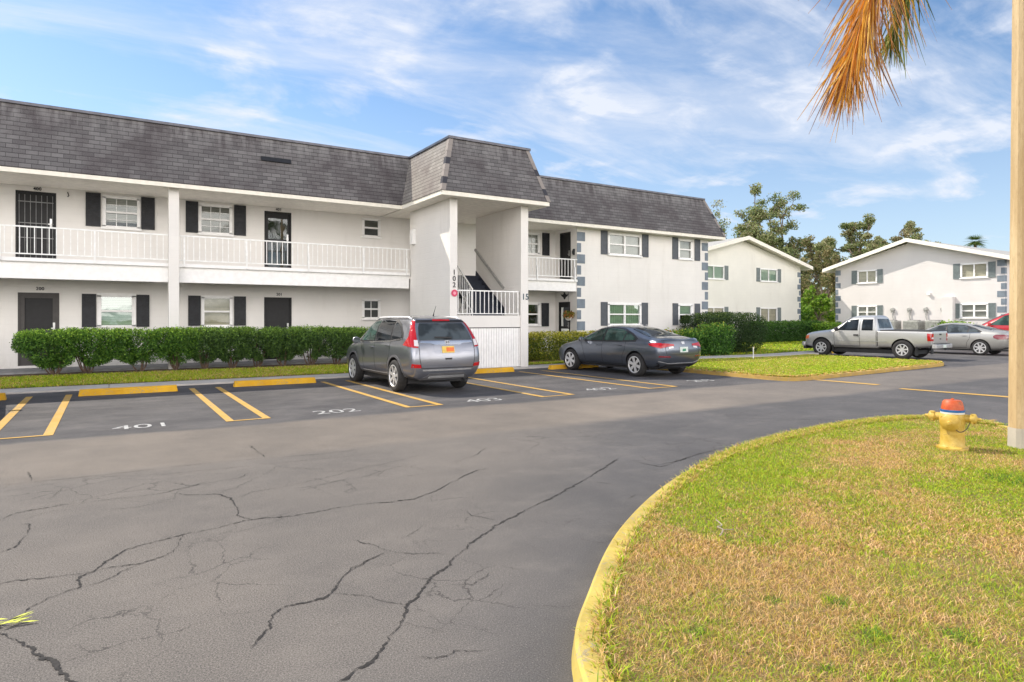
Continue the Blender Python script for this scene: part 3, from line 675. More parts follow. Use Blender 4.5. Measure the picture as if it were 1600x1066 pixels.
# ------------------------------------------------------------------ buildings
class Wall:
    """frame on a wall: u along, d outwards, z up"""
    def __init__(s, axis, c):       # axis 'y': wall at y=c facing -y, u = x ; axis 'x': wall at x=c facing -x, u = y ; 'X': facing +x
        s.axis = axis; s.c = c
    def p(s, u, d, z):
        if s.axis == 'y': return (u, s.c - d, z)
        if s.axis == 'x': return (s.c - d, u, z)
        return (s.c + d, u, z)
    def box(s, mb, u0, u1, d0, d1, z0, z1, mi=0):
        a = s.p(u0, d0, z0); b = s.p(u1, d1, z1)
        mb.box(min(a[0], b[0]), max(a[0], b[0]), min(a[1], b[1]), max(a[1], b[1]), z0, z1, mi)
    def holed(s, mb, u0, u1, z0, z1, holes, depth=.12):
        us = sorted({u0, u1} | {h[0] for h in holes} | {h[1] for h in holes}); zs = sorted({z0, z1} | {h[2] for h in holes} | {h[3] for h in holes})
        us = [u for u in us if u0 <= u <= u1]; zs = [z for z in zs if z0 <= z <= z1]
        for a, b in zip(us, us[1:]):
            for c, d in zip(zs, zs[1:]):
                cu, cz = (a + b) / 2, (c + d) / 2
                if any(h[0] < cu < h[1] and h[2] < cz < h[3] for h in holes): continue
                q = [s.p(a, 0, c), s.p(b, 0, c), s.p(b, 0, d), s.p(a, 0, d)]
                mb.quad(q if s.axis != 'x' else q[::-1], 0)
        for (a, b, c, d) in holes:
            for (p, q, r_, t) in (((a, 0, c), (a, -depth, c), (a, -depth, d), (a, 0, d)), ((b, 0, c), (b, -depth, c), (b, -depth, d), (b, 0, d)),
                                  ((a, 0, c), (b, 0, c), (b, -depth, c), (a, -depth, c)), ((a, 0, d), (b, 0, d), (b, -depth, d), (a, -depth, d))):
                mb.quad([s.p(*p), s.p(*q), s.p(*r_), s.p(*t)], 0)
            mb.quad([s.p(a, -depth, c), s.p(b, -depth, c), s.p(b, -depth, d), s.p(a, -depth, d)], 1)
def add_window(W, par, u0, u1, z0, z1, cols=3, rows=2, mid=True, pair=False, glass='window_glass', blind='blinds_white', blind_cov=(0, 1), sill=True, slider=False, casing=.05, label=None):
    f = MB(); c = casing
    for a, b, e, g_ in ((u0 - c, u0 + .035, z0, z1), (u1 - .035, u1 + c, z0, z1)): W.box(f, a, b, -.06, .022, e, g_)
    W.box(f, u0 - c, u1 + c, -.06, .022, z1 - .035, z1 + c); W.box(f, u0 - c, u1 + c, -.06, .022, z0 - .02, z0 + .03)
    if sill: W.box(f, u0 - c - .03, u1 + c + .03, .002, .075, z0 - .075, z0 - .021)
    spans = [(u0 + .035, u1 - .035)]
    if pair:
        cm = (u0 + u1) / 2; W.box(f, cm - .04, cm + .04, -.06, .018, z0 + .03, z1 - .035); spans = [(u0 + .035, cm - .04), (cm + .04, u1 - .035)]
    zm = (z0 + z1) / 2
    for a, b in spans:
        if slider:
            cm = (a + b) / 2; W.box(f, cm - .03, cm + .03, -.05, .012, z0 + .03, z1 - .035)
        if mid: W.box(f, a, b, -.05, .014, zm - .028, zm + .028)
        parts = [(z0 + .03, zm - .028), (zm + .028, z1 - .035)] if mid else [(z0 + .03, z1 - .035)]
        for zc0, zc1 in parts:
            for k in range(1, cols): uu = a + (b - a) * k / cols; W.box(f, uu - .009, uu + .009, -.045, -.015, zc0, zc1)
            for k in range(1, rows): zz = zc0 + (zc1 - zc0) * k / rows; W.box(f, a, b, -.044, -.016, zz - .009, zz + .009)
    w = f.build('window', 'white_paint', par)
    if label: w['label'] = label
    g_ = MB(); g_.quad([W.p(u0, -.035, z0), W.p(u1, -.035, z0), W.p(u1, -.035, z1), W.p(u0, -.035, z1)]); g_.build('window_pane', glass, w)
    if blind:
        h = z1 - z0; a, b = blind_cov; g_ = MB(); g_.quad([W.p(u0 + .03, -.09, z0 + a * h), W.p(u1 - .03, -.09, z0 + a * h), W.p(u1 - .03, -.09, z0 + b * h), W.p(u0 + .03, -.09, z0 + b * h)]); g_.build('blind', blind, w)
    return w
def add_shutter(W, par, u0, u1, z0, z1, mat='shutter_dark', label=None):
    f = MB(); W.box(f, u0, u1, .002, .022, z0, z1); fr = .045
    W.box(f, u0, u0 + fr, .022, .036, z0, z1); W.box(f, u1 - fr, u1, .022, .036, z0, z1)
    zm = (z0 + z1) / 2
    for a, b in ((z0, z0 + fr * 1.4), (z1 - fr * 1.4, z1), (zm - fr * .6, zm + fr * .6)): W.box(f, u0 + fr, u1 - fr, .022, .036, a, b)
    n = int((z1 - z0) / .045)
    for i in range(n):
        z = z0 + (i + .5) * (z1 - z0) / n; W.box(f, u0 + fr, u1 - fr, .022, .030, z - .012, z + .008)
    o = f.build('shutter', mat, par)
    if label: o['label'] = label
    return o

def house_number(par, txt, p, size, mat='numeral_dark', axis='y', name='house_number'):
    o = text_obj(name, txt, size, mat, par, .006, 1.05, .002); o.location = p; o.rotation_euler = (R(90), 0, 0 if axis == 'y' else R(-90)); return o

def main_building():
    B = empty('apartment_building', (8, 22, .2)); inv = Vector((8, 22, .2))
    class Par: pass
    tag(B, 'long white two storey apartment block with dark shingled mansard roof and open stair tower', 'apartment building')
    made = []
    def own(o): made.append(o); return o
    YW, YB = 21.85, 20.4; W = Wall('y', YW); Bk = Wall('y', YB); RT = Wall('x', 15.75)
    zf2 = 3.1
    # ---- recessed wall with its openings
    up = [(-.11, .73), (2.37, 3.23)]; lo = [(-.22, .60), (2.45, 3.24)]
    holes = [(-.11, .73, 4.22, 5.07), (2.37, 3.23, 4.22, 5.07), (7.52, 8.09, 4.47, 5.05), (14.0, 14.90, 4.22, 5.02),
             (-.22, .60, 1.36, 2.24), (2.45, 3.24, 1.36, 2.24), (7.52, 8.09, 1.60, 2.23), (14.0, 14.90, 1.34, 2.18),
             (-2.14, -1.24, 3.16, 5.05), (4.24, 5.08, 3.16, 5.05), (-2.09, -1.17, .30, 2.29), (4.23, 5.09, .26, 2.27),
             (-6.2, -5.3, 4.22, 5.07), (-6.2, -5.3, 1.36, 2.24)]
    m = MB(); W.holed(m, -14, 15.75, .2, 5.3, holes); m.box(-14, 23.29, 29.9, 30, .2, 5.3); m.box(-14.1, -14, 20.4, 30, .2, 5.3)
    own(m.build('wall', ['stucco', 'dark_interior'], B))
    # ---- projecting block on the right
    bh = [(17.40, 19.12, 4.24, 5.06), (21.44, 22.22, 4.26, 5.06), (17.40, 19.12, 1.34, 2.18), (21.44, 22.22, 1.34, 2.18)]
    m = MB(); Bk.holed(m, 15.75, 23.3, .15, 5.3, bh)
    RT.holed(m, 20.4, 21.85, .15, 5.3, [(20.80, 21.52, 3.16, 5.08), (20.84, 21.60, .27, 2.26)])
    m.quad([(23.3, 20.4, .15), (23.3, 30, .15), (23.3, 30, 5.3), (23.3, 20.4, 5.3)])
    own(m.build('wall', ['stucco', 'dark_interior'], B))
    # quoins
    m = MB()
    def quoins(u, sgn, n=11, z0=.22):
        for k in range(n):
            z = z0 + k * .445; w = .40 if k % 2 == 0 else .20
            zt = min(z + .36, 5.12)
            a, b = sorted((u, u + sgn * w)); Bk.box(m, a, b, -.002, .014, z, zt)
            if sgn > 0: RT.box(m, 20.386, 20.60 if k % 2 else 20.5, .001, .014, z, zt) if False else None
    quoins(15.752, 1); own(m.build('quoins', 'quoin_blue', B)); m = MB(); quoins(23.298, -1); own(m.build('quoins', 'quoin_blue', B))
    # ---- windows
    add_window(W, B, -.11, .73, 4.22, 5.07, blind_cov=(.18, 1), label='upstairs sash window raised a hand above its sill')
    add_window(W, B, 2.37, 3.23, 4.22, 5.07, blind='blinds_grey')
    add_window(W, B, 7.52, 8.09, 4.47, 5.05, 1, 1, blind='shade_cream', blind_cov=(.5, 1), glass='window_glass_dark')
    add_window(W, B, 14.0, 14.90, 4.22, 5.02, 3, 2)
    add_window(W, B, -.22, .60, 1.36, 2.24, 1, 1, glass='window_glass_green', blind='blinds_white', sill=False, casing=.07)  # blind added here to give the pane its pale reflection
    add_window(W, B, 2.45, 3.24, 1.36, 2.24, 1, 1, blind='shade_cream')
    add_window(W, B, 7.52, 8.09, 1.60, 2.23, 2, 1, glass='window_glass_dark', blind=None)
    add_window(W, B, 14.0, 14.90, 1.34, 2.18, 1, 1, glass='window_glass_green', blind=None, casing=.07)
    add_window(W, B, -6.2, -5.3, 4.22, 5.07); add_window(W, B, -6.2, -5.3, 1.36, 2.24)
    add_window(Bk, B, 17.40, 19.12, 4.24, 5.06, 1, 1, pair=True, blind='blinds_white'); add_window(Bk, B, 21.44, 22.22, 4.26, 5.06, 1, 1)
    add_window(Bk, B, 17.40, 19.12, 1.34, 2.18, 1, 1, pair=True, glass='window_glass_green', blind='blinds_vertical', casing=.07)
    add_window(Bk, B, 21.44, 22.22, 1.34, 2.18, 1, 1, glass='window_glass_green', blind='blinds_white', blind_cov=(.5, 1), casing=.07)
    for (a, b, c, d) in ((-.56, -.20, 4.2, 5.15), (.80, 1.15, 4.2, 5.15), (1.97, 2.31, 4.2, 5.15), (3.33, 3.68, 4.2, 5.15), (15.08, 15.43, 4.18, 5.10),
                         (-.65, -.31, 1.34, 2.28), (.68, 1.01, 1.34, 2.28), (2.04, 2.38, 1.36, 2.28), (3.33, 3.68, 1.36, 2.28), (15.04, 15.40, 1.26, 2.22)):
        add_shutter(W, B, a, b, c, d)
    for (a, b, c, d) in ((16.97, 17.31, 4.2, 5.16), (19.23, 19.58, 4.2, 5.16), (21.02, 21.36, 4.2, 5.16), (22.42, 22.76, 4.2, 5.16),
                         (16.97, 17.31, 1.29, 2.26), (19.20, 19.55, 1.29, 2.26), (21.04, 21.36, 1.29, 2.26), (22.42, 22.76, 1.29, 2.26)):
        add_shutter(Bk, B, a, b, c, d, 'shutter_grey')
    # ---- doors
    def door(Wl, u0, u1, z0, z1, mat, kind, label=None):
        f = MB(); Wl.box(f, u0 + .002, u1 - .002, -.075, -.035, z0, z1 - .002); o = None
        c = .045
        Wl.box(f, u0 + .002, u0 + c, -.035, .012, z0, z1 - .002, 1); Wl.box(f, u1 - c, u1 - .002, -.035, .012, z0, z1 - .002, 1); Wl.box(f, u0 + c, u1 - c, -.035, .012, z1 - c, z1 - .002, 1)
        if kind == 'screen':      # charcoal screen door with a dark upper panel
            s_ = .15; zl = z0 + .98
            for a, b, e, g_ in ((u0 + c, u0 + s_, z0, z1 - c), (u1 - s_, u1 - c, z0, z1 - c), (u0 + s_, u1 - s_, z1 - s_, z1 - c), (u0 + s_, u1 - s_, zl - .1, zl), (u0 + s_, u1 - s_, z0, z0 + .22)):
                Wl.box(f, a, b, -.03, -.005, e, g_, 1)
        if kind == 'panel':
            for a, b, e, g_ in ((.12, .46, .15, .85), (.54, .88, .15, .85), (.12, .46, 1.05, 1.75), (.54, .88, 1.05, 1.75)):
                w = u1 - u0; Wl.box(f, u0 + w * a, u0 + w * b, -.035, -.028, z0 + e, z0 + g_)
        o = f.build('door', ['door_black', 'door_charcoal' if kind == 'screen' else 'door_black'], B)
        if label: o['label'] = label
        if kind == 'grille':
            g_ = MB(); k = 6
            for i in range(k + 1): u = u0 + .08 + (u1 - u0 - .16) * i / k; Wl.box(g_, u - .006, u + .006, -.006, .006, z0 + .05, z1 - .1)
            for z in (z0 + .62, z0 + 1.02, z0 + 1.6): Wl.box(g_, u0 + .06, u1 - .06, .006, .014, z - .012, z + .012)
            g_.build('security_grille', 'slab_grey', o)
        if kind == 'glazed':
            g_ = MB(); g_.quad([Wl.p(u0 + .12, -.03, z0 + 1.0), Wl.p(u1 - .12, -.03, z0 + 1.0), Wl.p(u1 - .12, -.03, z1 - .22), Wl.p(u0 + .12, -.03, z1 - .22)])
            g_.quad([Wl.p(u0 + .12, -.03, z0 + .1), Wl.p(u1 - .12, -.03, z0 + .1), Wl.p(u1 - .12, -.03, z0 + .9), Wl.p(u0 + .12, -.03, z0 + .9)]); g_.build('door_glass', 'window_glass_dark', o)
        h = MB(); ux = u1 - .12 if Wl.axis == 'y' else u0 + .12
        Wl.box(h, ux - .025, ux + .025, -.034, .0, z0 + .95, z0 + 1.17); Wl.box(h, ux - .06 , ux + .02, .0, .045, z0 + 1.0, z0 + 1.03); h.build('door_handle', 'steel', o)
        return o
    door(W, -2.14, -1.24, 3.16, 5.05, 'door_black', 'grille', 'upstairs black door behind a barred security grille')
    door(W, 4.24, 5.08, 3.16, 5.05, 'door_black', 'glazed', 'upstairs black door with patterned glass')
    door(W, -2.09, -1.17, .30, 2.29, 'door_charcoal', 'screen', 'ground floor charcoal screen door')
    door(W, 4.23, 5.09, .26, 2.27, 'door_black', 'panel', 'ground floor plain black door')
    door(RT, 20.80, 21.52, 3.16, 5.08, 'door_black', 'panel', 'upstairs black door in the return wall')
    door(RT, 20.84, 21.60, .27, 2.26, 'door_black', 'glazed', 'ground floor glazed door in the return wall')
    for t, x, z in (('400', -1.66, 5.085), ('401', 4.68, 5.085), ('200', -1.6, 2.36), ('201', 4.7, 2.33)): house_number(B, t, (x, YW - .012, z), .12)
    # ---- soffit, fascia, mansard
    m = MB(); m.box(-14.5, 8.15, 19.97, 21.85, 5.19, 5.23); m.box(11.95, 15.75, 19.97, 21.85, 5.19, 5.23); m.box(15.75, 23.85, 19.97, 20.4, 5.19, 5.23); m.box(8.22, 11.88, 16.97, 21.85, 5.192, 5.232)
    m.box(23.3, 23.85, 20.4, 30, 5.19, 5.23); own(m.build('soffit', 'soffit', B))
    m = MB(); m.box(-14.5, 8.15, 19.90, 19.97, 5.17, 5.30); m.box(11.95, 23.9, 19.90, 19.97, 5.17, 5.30); m.box(8.15, 11.95, 16.90, 16.97, 5.17, 5.30); m.box(8.15, 8.22, 16.97, 19.97, 5.17, 5.30); m.box(11.88, 11.95, 16.97, 19.97, 5.17, 5.30); m.box(23.85, 23.9, 19.97, 30, 5.17, 5.3)
    own(m.build('fascia', 'cream_trim', B, bevel=.006))
    ze, zt, ins = 5.30, 6.98, .50
    def slope(mb, p, q, r_, s_, mi=0):      # p,q eave; r_,s_ top (q above)
        p, q, r_, s_ = map(Vector, (p, q, r_, s_)); L = (q - p).length; d = (q - p).normalized()
        H = (Vector(s_) - p).length
        def uvp(v): w = v - p; u = w.dot(d); return (u, math.sqrt(max(0, w.length_squared - u * u)))
        mb.quad([p, q, r_, s_], mi, [uvp(p), uvp(q), uvp(r_), uvp(s_)])
    e = .03
    m = MB()
    slope(m, (-14.5, 19.88, ze), (8.13, 19.88, ze), (8.13 + ins, 19.88 + ins, zt), (-14.5, 19.88 + ins, zt))
    slope(m, (11.97, 19.88, ze), (23.92, 19.88, ze), (23.05, 19.88 + ins, zt), (11.97 - ins, 19.88 + ins, zt))
    slope(m, (8.13, 16.88, ze), (11.97, 16.88, ze), (11.97 - ins, 16.88 + ins, zt), (8.13 + ins, 16.88 + ins, zt))
    slope(m, (23.92, 19.88, ze), (23.92, 30, ze), (23.05, 30, zt), (23.05, 19.88 + ins, zt))
    m.quad([(-14.5, 19.88, ze), (-14.5, 19.97, 5.235), (8.13, 19.97, 5.235), (8.13, 19.88, ze)])
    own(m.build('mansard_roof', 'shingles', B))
    m = MB()
    slope(m, (8.13, 19.88, ze), (8.13, 16.88, ze), (8.13 + ins, 16.88 + ins, zt), (8.13 + ins, 19.88 + ins, zt))
    own(m.build('tower_roof_side', 'shingles_sunlit', B)); m = MB()
    slope(m, (11.97, 16.88, ze), (11.97, 19.88, ze), (11.97 - ins, 19.88 + ins, zt), (11.97 - ins, 16.88 + ins, zt))
    own(m.build('tower_roof_side', 'shingles_sunlit', B))
    for (p, q) in (((8.13, 16.88, ze), (8.13 + ins, 16.88 + ins, zt)), ((11.97, 16.88, ze), (11.97 - ins, 16.88 + ins, zt)), ((23.92, 19.88, ze), (23.05, 19.88 + ins, zt))):
        p, q = Vector(p), Vector(q); n = 8; m = MB()
        for k in range(n):
            a, b = p.lerp(q, k / n), p.lerp(q, (k + 1) / n + .012); i0 = len(m.v)
            dx = .13 if p.x < 9 else -.13
            oy = Vector((0, -.012 - .006, 0.0)); oz = Vector((-math.copysign(.014, dx), 0, 0))
            v = k * .22
            m.quad([a + oy + oz, a + Vector((dx, -.014, 0)), b + Vector((dx, -.010, 0)), b + oy * .6 + oz], 0, [(0, v + .05), (1, v + .05), (1, v + .17), (0, v + .17)])
            m.quad([a + oy + oz, a + Vector((-math.copysign(.014, dx), .13, 0)), b + Vector((-math.copysign(.014, dx), .13, 0)), b + oy * .6 + oz], 0, [(0, v + .05), (1, v + .05), (1, v + .17), (0, v + .17)])
        own(m.build('hip_caps', 'shingle_caps', B))
    m = MB(); zc0, zc1 = zt - .01, zt + .07
    m.box(-14.5, 8.13 + ins, 20.33, 20.43, zc0, zc1); m.box(11.97 - ins + .0, 23.05, 20.33, 20.43, zc0, zc1); m.box(8.13 + ins - .05, 11.97 - ins + .05, 17.33, 17.43, zc0, zc1 + .002)
    m.box(8.13 + ins - .05, 8.13 + ins + .05, 17.43, 20.33, zc0, zc1); m.box(11.97 - ins - .05, 11.97 - ins + .05, 17.43, 20.33, zc0, zc1); m.box(22.98, 23.08, 20.43, 30, zc0, zc1)
    own(m.build('roof_edge_cap', 'roof_cap', B, bevel=.01))
    m = MB(); m.box(-14.5, 23.0, 20.44, 30, 6.90, 6.95); m.box(8.7, 11.4, 17.44, 20.44, 6.90, 6.95); own(m.build('flat_roof', 'flat_roof', B))
    def roofpt(x, s_, out=.01): return (x, 19.88 + ins * s_ - out, ze + (zt - ze) * s_)
    m = MB(); m.hexa([roofpt(3.82, .575, 0), roofpt(4.68, .575, 0), roofpt(4.68, .575, .05), roofpt(3.82, .575, .05)], [roofpt(3.82, .655, 0), roofpt(4.68, .655, 0), roofpt(4.68, .655, .03), roofpt(3.82, .655, .03)]); own(m.build('roof_vent', 'dark_metal', B))
    # ---- balconies
    def balcony(x0, x1, posts, zb=2.60):
        m = MB(); m.box(x0, x1, 20.42, 20.62, zb, 3.03); m.box(x0, x1, 20.34, 20.62, 3.03, 3.125); m.box(x0, x1, 20.62, 21.85, 2.93, 3.118); own(m.build('balcony_slab', 'white_paint', B))
        m = MB(); zt_, zb_ = 3.93, 3.21
        m.box(x0, x1, 20.36, 20.40, zt_ - .035, zt_); m.box(x0, x1, 20.365, 20.395, zb_, zb_ + .03)
        x = x0 + .08
        while x < x1 - .04: m.box(x - .0095, x + .0095, 20.371, 20.389, zb_ + .03, zt_ - .035); x += .152
        rl = m.build('railing', 'rail_paint', B)
        for p in posts:
            m = MB(); m.box(p - .02, p + .02, 20.30, 20.339, 3.05, 3.6); m.box(p - .018, p + .018, 20.3405, 20.359, 3.14, zt_ - .002); m.build('railing_post', 'rail_paint', rl)
    balcony(-14, 1.40, (-2.3, -.32, -4.3, -6.3)); balcony(1.66, 8.62, (1.80, 3.45, 5.25, 7.0, 8.5)); balcony(11.42, 15.74, (11.75, 13.8, 15.6), 2.66)
    for x in (1.40, -6.4):
        m = MB(); m.box(x, x + .26, 20.18, 20.46, .14, 5.19); own(m.build('column', 'stucco', B, bevel=.01))
    # ---- stair tower
    m = MB(); x0, x1, yf = 8.67, 11.40, 17.40
    m.box(x0, x0 + .17, yf, 20.45, .03, 5.19); m.box(x1 - .20, x1, yf, 20.42, .03, 5.19); own(m.build('tower_wall', 'stucco', B, bevel=.008))
    m = MB(); m.box(x0 - .035, x0 + .215, yf - .05, yf - .002, .03, 5.185); m.box(x1 - .245, x1 + .035, yf - .05, yf - .002, .03, 5.185); own(m.build('tower_pilaster', 'stucco', B, bevel=.008))
    m = MB(); m.box(x0 + .17, x1 - .2, yf + .005, yf + .2, 1.31, 1.675); m.box(x0 + .17, x1 - .2, yf + .2, 18.55, 1.52, 1.67); own(m.build('stair_landing', 'stucco', B))
    m = MB(); n = 26; ux = (x1 - .2 - x0 - .17) / n
    for k in range(n):
        a = x0 + .17 + k * ux; m.hexa([(a + .004, yf + .03, .06), (a + ux - .012, yf + .022, .06), (a + ux - .012, yf + .0705, .06), (a + .004, yf + .0705, .06)], [(a + .004, yf + .03, 1.30), (a + ux - .012, yf + .022, 1.30), (a + ux - .012, yf + .0705, 1.30), (a + .004, yf + .0705, 1.30)])
    m.box(x0 + .17, x1 - .2, yf + .07, yf + .09, .03, 1.31); own(m.build('siding_panel', 'white_paint', B))
    m = MB(); m.box(x0 + .16, x1 - .21, yf + .01, yf + .03, 1.285, 1.308); own(m.build('panel_rail', 'dark_metal', B))
    m = MB(); ra, rb = x0 + .23, x1 - .25
    m.box(ra, rb, yf + .03, yf + .07, 2.42, 2.455); m.box(ra, rb, yf + .035, yf + .065, 1.72, 1.745)
    x = ra + .06
    while x < rb: m.box(x - .0095, x + .0095, yf + .041, yf + .059, 1.745, 2.42); x += .152
    rl = own(m.build('railing', 'rail_paint', B, )); rl['label'] = 'white railing across the stair landing'
    m = MB(); m.box(ra - .0, ra + .035, yf + .071, yf + .10, 1.675, 2.45); m.build('railing_post', 'rail_paint', rl); m = MB(); m.box(rb - .035, rb, yf + .071, yf + .10, 1.675, 2.45); m.build('railing_post', 'rail_paint', rl)
    # stair flights
    m = MB(); n = 8; sx0, sx1 = 10.12, 11.18
    for k in range(n):
        y = 18.55 + k * .235; z = 1.67 + (k + 1) * .179; m.box(sx0, sx1, y, y + .26, 1.67 - .12 + k * .179, z)
    for k in range(n): y = 20.3 - k * .22; z = .24 + (k + 1) * .179; m.box(8.86, 9.95, y - .26, y, .236, z)
    m.hexa([(11.182, 18.45, 1.672), (11.198, 18.45, 1.672), (11.198, 20.45, 2.95), (11.182, 20.45, 2.95)], [(11.182, 18.45, 1.95), (11.198, 18.45, 1.95), (11.198, 20.40, 3.30), (11.182, 20.40, 3.30)])
    own(m.build('staircase', 'navy_stair', B))
    sx = 10.08
    def srail(x, ya, za, yb, zb, bal, post=None, mat='rail_paint', w=.035, h=.045):
        m = MB(); m.bar((x, ya, za), (x, yb, zb), w, h)
        if bal:
            m.bar((x, ya, za - .75), (x, yb, zb - .75), .025, .03); k = 14
            for i in range(k): t = (i + .5) / k; y = ya + (yb - ya) * t; z = za + (zb - za) * t; m.box(x - .009, x + .009, y - .009, y + .009, z - .75, z)
        if post:
            for (y, z0, z1) in post: m.bar((x, y, z0), (x, y, z1), .035)
        own(m.build('stair_railing', mat, B))
    srail(sx, 18.62, 2.54, 20.38, 3.94, True, [(18.62, 1.67, 2.56), (20.38, 3.1, 3.95)]); srail(11.165, 18.45, 2.60, 20.42, 4.06, False, None, 'ac_grey', .05, .085)  # grey wall handrail has its shade put into the colour
    srail(9.99, 18.6, 2.55, 20.2, 1.2, True); srail(8.9, 18.6, 2.55, 20.2, 1.2, False)
    m = MB(); m.box(8.62, 11.42, 20.42, 21.85, 2.93, 3.10); own(m.build('stair_hall_floor', 'stucco', B))
    # numbers on the tower
    for k, t in enumerate('102'): house_number(B, t, (8.772, yf - .06, 2.90 - k * .19), .215)
    house_number(B, '15', (11.315, yf - .06, 2.19), .27, 'numeral_blue')
    m = MB(); m.box(8.55, 8.669, 19.95, 20.2, 4.05, 4.55); own(m.build('junction_box', 'white_paint', B, bevel=.01))
    m = MB(); m.box(15.70, 15.749, 20.52, 20.62, 4.12, 4.36); m.box(15.66, 15.70, 20.53, 20.61, 4.16, 4.30); own(m.build('wall_lamp', 'dark_metal', B, bevel=.01))
    m = MB(); m.tube([(-.98, YW - .001, 5.10), (-.965, YW - .05, 5.06), (-.95, YW - .05, 5.0), (-.98, YW - .04, 4.97)], .012); own(m.build('plant_hook', 'dark_metal', B))
    m = MB(); m.box(-14, 8.6, 20.26, 20.276, .0, .20); own(m.build('plinth', 'slab_grey', B))
    for o in B.children: o.location = -inv if o.location.length < 1e-6 else o.location - inv
    for o in B.children:
        pass
    return B
BLD = main_building()
# things fixed on the block
m = MB(); m.lathe([(.0, -.012), (.105, -.012), (.105, .0), (.0, .0)], (0, 0, 0), 'y', 28)
o = m.build('round_sign', 'red_sign'); o.location = (8.775, 17.335, 2.345); tag(o, 'small round red sign with pink centre on the stair tower below the vertical 102', 'sign')
m = MB(); m.lathe([(.0, -.0155), (.052, -.0155), (.052, -.012), (.0, -.012)], (0, 0, 0), 'y', 6); m.build('sign_emblem', 'sign_pink', o)
def eagle():
    m = MB(); # spread wings, plate shape with thickness
    pts = [(-.26, .06), (-.16, .03), (-.07, .05), (-.03, .10), (.0, .13), (.03, .10), (.07, .05), (.16, .03), (.26, .06), (.18, -.03), (.08, -.07), (.04, -.13), (0, -.16), (-.04, -.13), (-.08, -.07), (-.18, -.03)]
    n = len(pts); m.quad([(-.02, a, b) for a, b in pts][::-1]); m.quad([(0.0, a, b) for a, b in pts])
    for i in range(n): a, b = pts[i], pts[(i + 1) % n]; m.quad([(-.02, *a), (-.02, *b), (0, *b), (0, *a)])
    m.lathe([(.0, -.02), (.03, 0), (.022, .03), (0, .045)], (-.03, 0, .10), 'z', 10)
    o = m.build('eagle_ornament', 'dark_metal'); o.location = (15.748, 21.2, 2.52); tag(o, 'small dark spread wing eagle ornament above the ground floor door', 'wall ornament')
eagle()
def basket():
    E = empty('hanging_basket', (15.5, 20.62, 1.62)); tag(E, 'hanging basket of orange and green foliage beside the ground floor door right of the tower', 'hanging plant')
    m = MB(); m.lathe([(.02, -.12), (.10, -.09), (.14, 0), (.145, .02), (.12, .02)], (0, 0, 0), 'z', 14); m.build('basket', 'rail_paint', E)
    m = MB(); 
    for k in range(3): a = k * 2.1; m.tube([(.13 * math.cos(a), .13 * math.sin(a), .02), (0, 0, .5)], .004, 4)
    m.tube([(0, 0, .5), (0, 0, 1.0)], .005, 4); m.build('hanger', 'dark_metal', E)
    n = 420; d = nr.normal(size=(n, 3)); d /= np.linalg.norm(d, axis=1)[:, None]; P = d * nr.uniform(.08, .25, n)[:, None] * np.array([1, 1, .8]) + np.array([0, 0, .10])
    pal = np.array([[.38, .14, .03], [.20, .22, .04], [.30, .09, .03], [.10, .16, .03], [.45, .30, .06]]); V, F, C = leaf_quads(P, .045, pal[nr.integers(0, 5, n)], .5)
    fast_mesh('basket_foliage', V, F, 'leaves', C, E)
basket()

